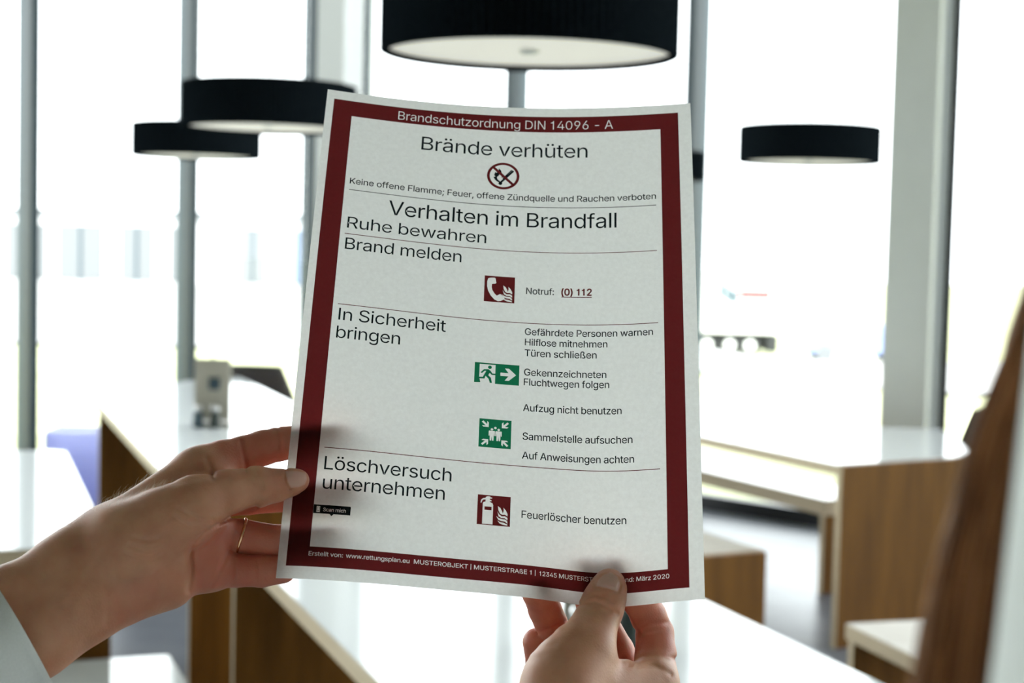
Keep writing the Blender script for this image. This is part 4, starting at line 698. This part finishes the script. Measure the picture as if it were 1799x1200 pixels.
for P, fs, th, nail, o in ((hl[0], Lf, Lt, [(502, 828), (505, 845), (511, 857), (524, 856), (535, 851), (539, 842), (537, 831), (522, 828)], 0), (hr[0], Rf, Rt, [(1048, 1030), (1066, 1033), (1085, 1039), (1089, 1026), (1085, 1013), (1073, 1006), (1060, 1010), (1051, 1020)], off[1])):
    for ch in fs: line_blob(P, ch[1:], 1.0, .9, o)  # backlit red glow painted along the fingers
    blob(P, th[-3:], 1.6, .35, o)
    if o == 0:                                           # pink finger bases and heel of the palm
        ax_, ay_ = px_of(P)
        for pl_, am in (([(338, 958), (380, 925), (436, 897), (450, 960), (420, 1040), (333, 1046)], .55), ([(188, 1040), (300, 990), (336, 1000), (330, 1050), (200, 1110)], .22), ([(372, 780), (430, 770), (430, 830), (372, 840)], .30)):
            tone[o:o+len(P), 0] = np.maximum(tone[o:o+len(P), 0], am*inpoly(ax_, ay_, pl_, 14))
    px, py = px_of(P); zlim = .7990 if o == 0 else .7975
    tone[o:o+len(P), 1] = inpoly(px, py, nail)*(P[:, 2] < zlim)
ca_ = body.data.color_attributes.new('tone', 'FLOAT_COLOR', 'POINT'); ca_.data.foreach_set('color', tone.ravel())
# ---- fine pale hairs along the back of the left wrist
P0 = hl[0]; px_, py_ = px_of(P0); nrm = np.zeros_like(P0); qn = np.cross(P0[hl[1][:, 1]]-P0[hl[1][:, 0]], P0[hl[1][:, 2]]-P0[hl[1][:, 0]])
for k in range(4): np.add.at(nrm, hl[1][:, k], qn)
nrm /= np.linalg.norm(nrm, axis=1)[:, None]+1e-12
cand = np.where((px_ > 90) & (px_ < 300) & (nrm[:, 1] < -.62) & (nrm[:, 2] > -.35))[0]; mbh = MB()
for i in rng.choice(cand, min(230, len(cand)), replace=False):
    b0 = P0[i]; L0 = rng.uniform(.0025, .0055); d0 = nrm[i]*.55+np.array([.75, -.1, 0])+rng.normal(0, .18, 3); d0 /= np.linalg.norm(d0)
    mbh.tube([cam2world(b0-nrm[i]*.0003), cam2world(b0+d0*L0*.5+nrm[i]*L0*.18), cam2world(b0+d0*L0+nrm[i]*L0*.1)], [.000035, .00003, .000015], 3)
M['down'] = mat('pale_body_hair', (.85, .72, .52), .35)
dn = mbh.build('arm_hair', M['down'], per); dn['kind'] = 'stuff'; dn['label'] = 'fine pale hairs on the left wrist'
# ---- ring on the left ring finger
a, b_ = at(404, 944, .7985), at(432, 946, .8005); d = (b_-a)/np.linalg.norm(b_-a); c = at(421, 944.8, .7957); d = d+np.array([-.02, .22, -.05]); d /= np.linalg.norm(d)
x = np.cross(d, [0, 0, 1.]); x /= np.linalg.norm(x); y = np.cross(d, x); R_ = .0098; v = []; f = []
prof = [(.0000, -.0008), (.0004, -.0005), (.0005, 0), (.0004, .0005), (0, .0008), (-.0003, 0)]; n = 64; k = len(prof)
for j in range(n):
    t = 2*math.pi*j/n
    for r, h in prof: v.append(c+(R_+r)*(math.cos(t)*x+math.sin(t)*y)+h*d)
for j in range(n):
    for i in range(k): f.append([j*k+i, ((j+1) % n)*k+i, ((j+1) % n)*k+(i+1) % k, j*k+(i+1) % k])
mesh('ring', cam2world(v), f, M['gold'], per, True)['label'] = 'thin rose gold ring on the left ring finger'
# ---- shirt: torso, open sleeves, stand-up collar
T = SDF([-.30, -.02, .82], [.55, .55, 1.50], .006, .06); Ft = T.new()
for a, b_, ra, rb in ((shL, np.array(shL)*.35+elL*.65, .062, .050), (shR, np.array(shR)*.35+elR*.65, .062, .050), (shL, (.10, .235, 1.40), .058, .062), (shR, (.20, .235, 1.40), .058, .062),
        ((.04, .23, 1.27), (.23, .22, 1.27), .100, .100), ((.04, .23, 1.27), (.07, .20, 1.08), .100, .092), ((.23, .22, 1.27), (.19, .20, 1.08), .100, .092), ((.13, .23, 1.25), (.13, .20, 1.08), .105, .095), ((.07, .20, 1.08), (.04, .18, .88), .092, .118), ((.19, .20, 1.08), (.22, .18, .88), .092, .118), ((.13, .20, 1.08), (.13, .18, .88), .095, .120)): T.cone(Ft, a, b_, ra, rb, .05)
pT, qT = T.quads(Ft)
mb = MB(); mb.add(pT, qT.tolist())
def sleeve(path, rad, seed):
    path = [np.array(q, float) for q in path]; r_ = np.random.default_rng(seed); ph = r_.uniform(0, 6.28, 4); n = 56; N_ = 40
    t = np.linspace(0, len(path)-1, N_); pts = np.array([[np.interp(q, range(len(path)), [p[i] for p in path]) for i in range(3)] for q in t]); rr = np.interp(t, range(len(path)), rad)
    up = np.array([0, 0, 1.]); rings = []
    for i in range(N_):
        d = pts[min(i+1, N_-1)]-pts[max(i-1, 0)]; d /= np.linalg.norm(d); x = np.cross(up, d); x /= np.linalg.norm(x); y = np.cross(d, x)
        ring = []
        for j in range(n):
            a = 2*math.pi*j/n; w = 1+.035*math.sin(2*a+ph[0]+i*.10)+.025*math.sin(3*a+ph[1]-i*.23)+.018*math.sin(5*a+ph[2]+i*.4)+.02*math.sin(i*.7+ph[3]+a)
            ring.append(pts[i]+rr[i]*w*(math.cos(a)*x+math.sin(a)*y))
        rings.append(ring)
    v = [q for r in rings for q in r]; f = [[i*n+j, i*n+(j+1) % n, (i+1)*n+(j+1) % n, (i+1)*n+j] for i in range(N_-1) for j in range(n)]
    # folded edge at the cuff
    inn = [pts[0]+(np.array(q)-pts[0])*.955 for q in rings[0]]; inn2 = [pts[6]+(np.array(q)-pts[6])*.90 for q in rings[6]]
    k = len(v); v += inn+inn2; f += [[j, k+j, k+(j+1) % n, (j+1) % n] for j in range(n)]+[[k+j, k+n+j, k+n+(j+1) % n, k+(j+1) % n] for j in range(n)]
    mb.add(v, f)
cuffL = at(42, 1118, .744)
sleeve([cam2world(cuffL), cam2world(at(-110, 1205, .728)), elL, np.array(shL)*.5+elL*.5], [.0318, .0345, .050, .056], 3)
sleeve([cam2world(at(1040, 1560, .705)), wrR, elR, np.array(shR)*.5+elR*.5], [.034, .037, .050, .056], 5)
v = []; f = []; n = 48; pr = [(1.40, .108, .020), (1.44, .096, .010), (1.495, .0855, .002), (1.535, .0822, 0), (1.570, .0800, 0), (1.590, .0788, 0), (1.593, .0765, 0), (1.585, .0745, 0), (1.52, .0735, 0), (1.43, .077, 0)]
for z, r, ly in pr:
    for j in range(n):
        a = 2*math.pi*j/n; w = 1+.012*math.sin(3*a+z*20); v.append((.163+r*w*math.cos(a), .245+ly+r*w*math.sin(a), z))
for i in range(len(pr)-1):
    for j in range(n): f.append([i*n+j, i*n+(j+1) % n, (i+1)*n+(j+1) % n, (i+1)*n+j])
mb.add(v, f)
mb.build('shirt', M['shirt'], per, True)['label'] = 'white shirt with long sleeves'
# ---- trousers and shoes
T = SDF([-.15, -.02, .06], [.42, .40, 1.0], .008, .05); Ft = T.new()
for a, b_, ra, rb in (((.05, .18, .90), (.21, .18, .90), .095, .095), ((.055, .18, .86), (.04, .19, .48), .088, .07), ((.04, .19, .48), (.04, .16, .11), .07, .055), ((.205, .18, .86), (.22, .19, .48), .088, .07), ((.22, .19, .48), (.22, .16, .11), .07, .055)): T.cone(Ft, a, b_, ra, rb, .02)
p_, q_ = T.quads(Ft); mesh('trousers', p_, q_, M['trousers'], per, True)
for x in (.04, .22):
    T = SDF([x-.08, .03, 0.0], [x+.08, .36, .14], .006, .03); Ft = T.new(); T.cone(Ft, (x, .14, .055), (x, .27, .045), .045, .038, .02); T.cone(Ft, (x, .14, .055), (x, .15, .10), .045, .045, .02); Ft = np.maximum(Ft, .012-T.ax[2][None, None, :])
    p_, q_ = T.quads(Ft); p_[:, 2] -= p_[:, 2].min(); mesh('shoe', p_, q_, M['shoe'], per, True)
# ---- hair: a cap and many strands, the front lock falling past the collar
def mk_hair():
    m = mat('brown_hair', (.13, .055, .028), .38); N, L, b = nodes(m)
    oi = N.new('ShaderNodeAttribute'); oi.attribute_name = 'strand'; rp = N.new('ShaderNodeValToRGB'); rp.color_ramp.elements[0].color = (.11, .038, .013, 1); rp.color_ramp.elements[1].color = (.62, .28, .115, 1)
    L.new(oi.outputs['Fac'], rp.inputs[0]); L.new(rp.outputs[0], b.inputs['Base Color']); b.inputs['Specular IOR Level'].default_value = .15
    return m
M['hair'] = mk_hair()
hv = []; hf = []; ht = []
def strand(path, r0, r1, n=5, t=.5):
    k0 = len(hv); m_ = MB(); m_.tube(path, list(np.linspace(r0, r1, len(path))), n); hv.extend(m_.v); hf.extend([[i+k0 for i in q] for q in m_.f]); ht.extend([t]*len(m_.v))
def spline(P, n):
    P = [np.array(q, float) for q in P]; P = [2*P[0]-P[1]]+P+[2*P[-1]-P[-2]]; out = []
    for i in range(1, len(P)-2):
        for t in np.linspace(0, 1, n, endpoint=i == len(P)-3):
            a, b_, c, d = P[i-1:i+3]; out.append(.5*((2*b_)+(-a+c)*t+(2*a-5*b_+4*c-d)*t*t+(-a+3*b_-3*c+d)*t**3))
    return out
# centre line of the front lock in camera space, from the crown down over the collar
lock = [cam2world(q) for q in ([.172, -.125, .215], [.128, -.085, .235], [.106, -.035, .262], at(1818, 560, .280), at(1788, 660, .285), at(1752, 770, .290), at(1724, 890, .294), at(1697, 1020, .298), at(1672, 1190, .301), at(1650, 1400, .303), at(1640, 1700, .304), at(1650, 2200, .306))]
wid = [.034, .030, .015, .0036, .0036, .0042, .0051, .0064, .0073, .0078, .008, .004]
for i in range(430):
    a = rng.uniform(0, 2*math.pi); q = math.sqrt(rng.uniform(0, 1)); w1 = rng.uniform(0, 6.28); am = rng.uniform(0, .0012); pts = []
    tt = rng.beta(1.6, 2.6)
    for j, (c, w) in enumerate(zip(lock, wid)): pts.append(c+np.array([w*q*math.cos(a)+am*math.sin(j*1.1+w1), .7*w*q*math.sin(a)+am*math.cos(j*.9+w1), rng.normal(0, .0004)]))
    strand(spline(pts, 5), .00055, .00035, 4, tt)
hc = np.array([hd[0], hd[1]-.012, hd[2]+.032])
for i in range(560):                                   # the rest of the head of hair
    ph = rng.uniform(math.radians(205), math.radians(335)) if rng.random() < .6 else rng.uniform(math.radians(165), math.radians(375))
    side = np.array([math.cos(ph), math.sin(ph)]); pts = []
    part = np.array([rng.normal(0, .006), rng.uniform(-.05, .05)])
    for j, (e, rr) in enumerate(((84, .1), (60, .5), (35, .85), (5, 1.03), (-30, 1.06), (-60, 1.08))):
        el = math.radians(e); r_ = math.cos(max(el, 0))
        z = .102*math.sin(el) if e >= 0 else -.09*(-e/60)*1.0
        sc = 1.0 if e >= 0 else rr
        pts.append(hc+np.array([side[0]*.080*r_*sc, side[1]*.100*r_*sc, z]))
    tail = rng.uniform(.15, .30); pts.append(pts[-1]+np.array([side[0]*.01, side[1]*.02-.01, -tail*.5])); pts.append(pts[-1]+np.array([0, -.005, -tail*.5]))
    strand(spline(pts, 4), .0022, .0012, 4, rng.beta(1.6, 2.6))
# scalp cap
n, k = 40, 14; k0 = len(hv)
for i in range(k):
    el = math.pi/2-i/(k-1)*math.radians(112)
    for j in range(n):
        a = 2*math.pi*j/n; fr_ = max(0, math.sin(a)); el2 = math.pi/2-i/(k-1)*math.radians(112-72*fr_); hv.append(hc+np.array([.078*math.cos(el2)*math.cos(a), .099*math.cos(el2)*math.sin(a), .101*math.sin(el2)])); ht.append(.25)
for i in range(k-1):
    for j in range(n): hf.append([k0+i*n+j, k0+(i+1)*n+j, k0+(i+1)*n+(j+1) % n, k0+i*n+(j+1) % n])
hair = mesh('hair', hv, hf, M['hair'], per, True); hair['label'] = 'long brown hair'
sa = hair.data.attributes.new('strand', 'FLOAT', 'POINT'); sa.data.foreach_set('value', np.array(ht, np.float32))
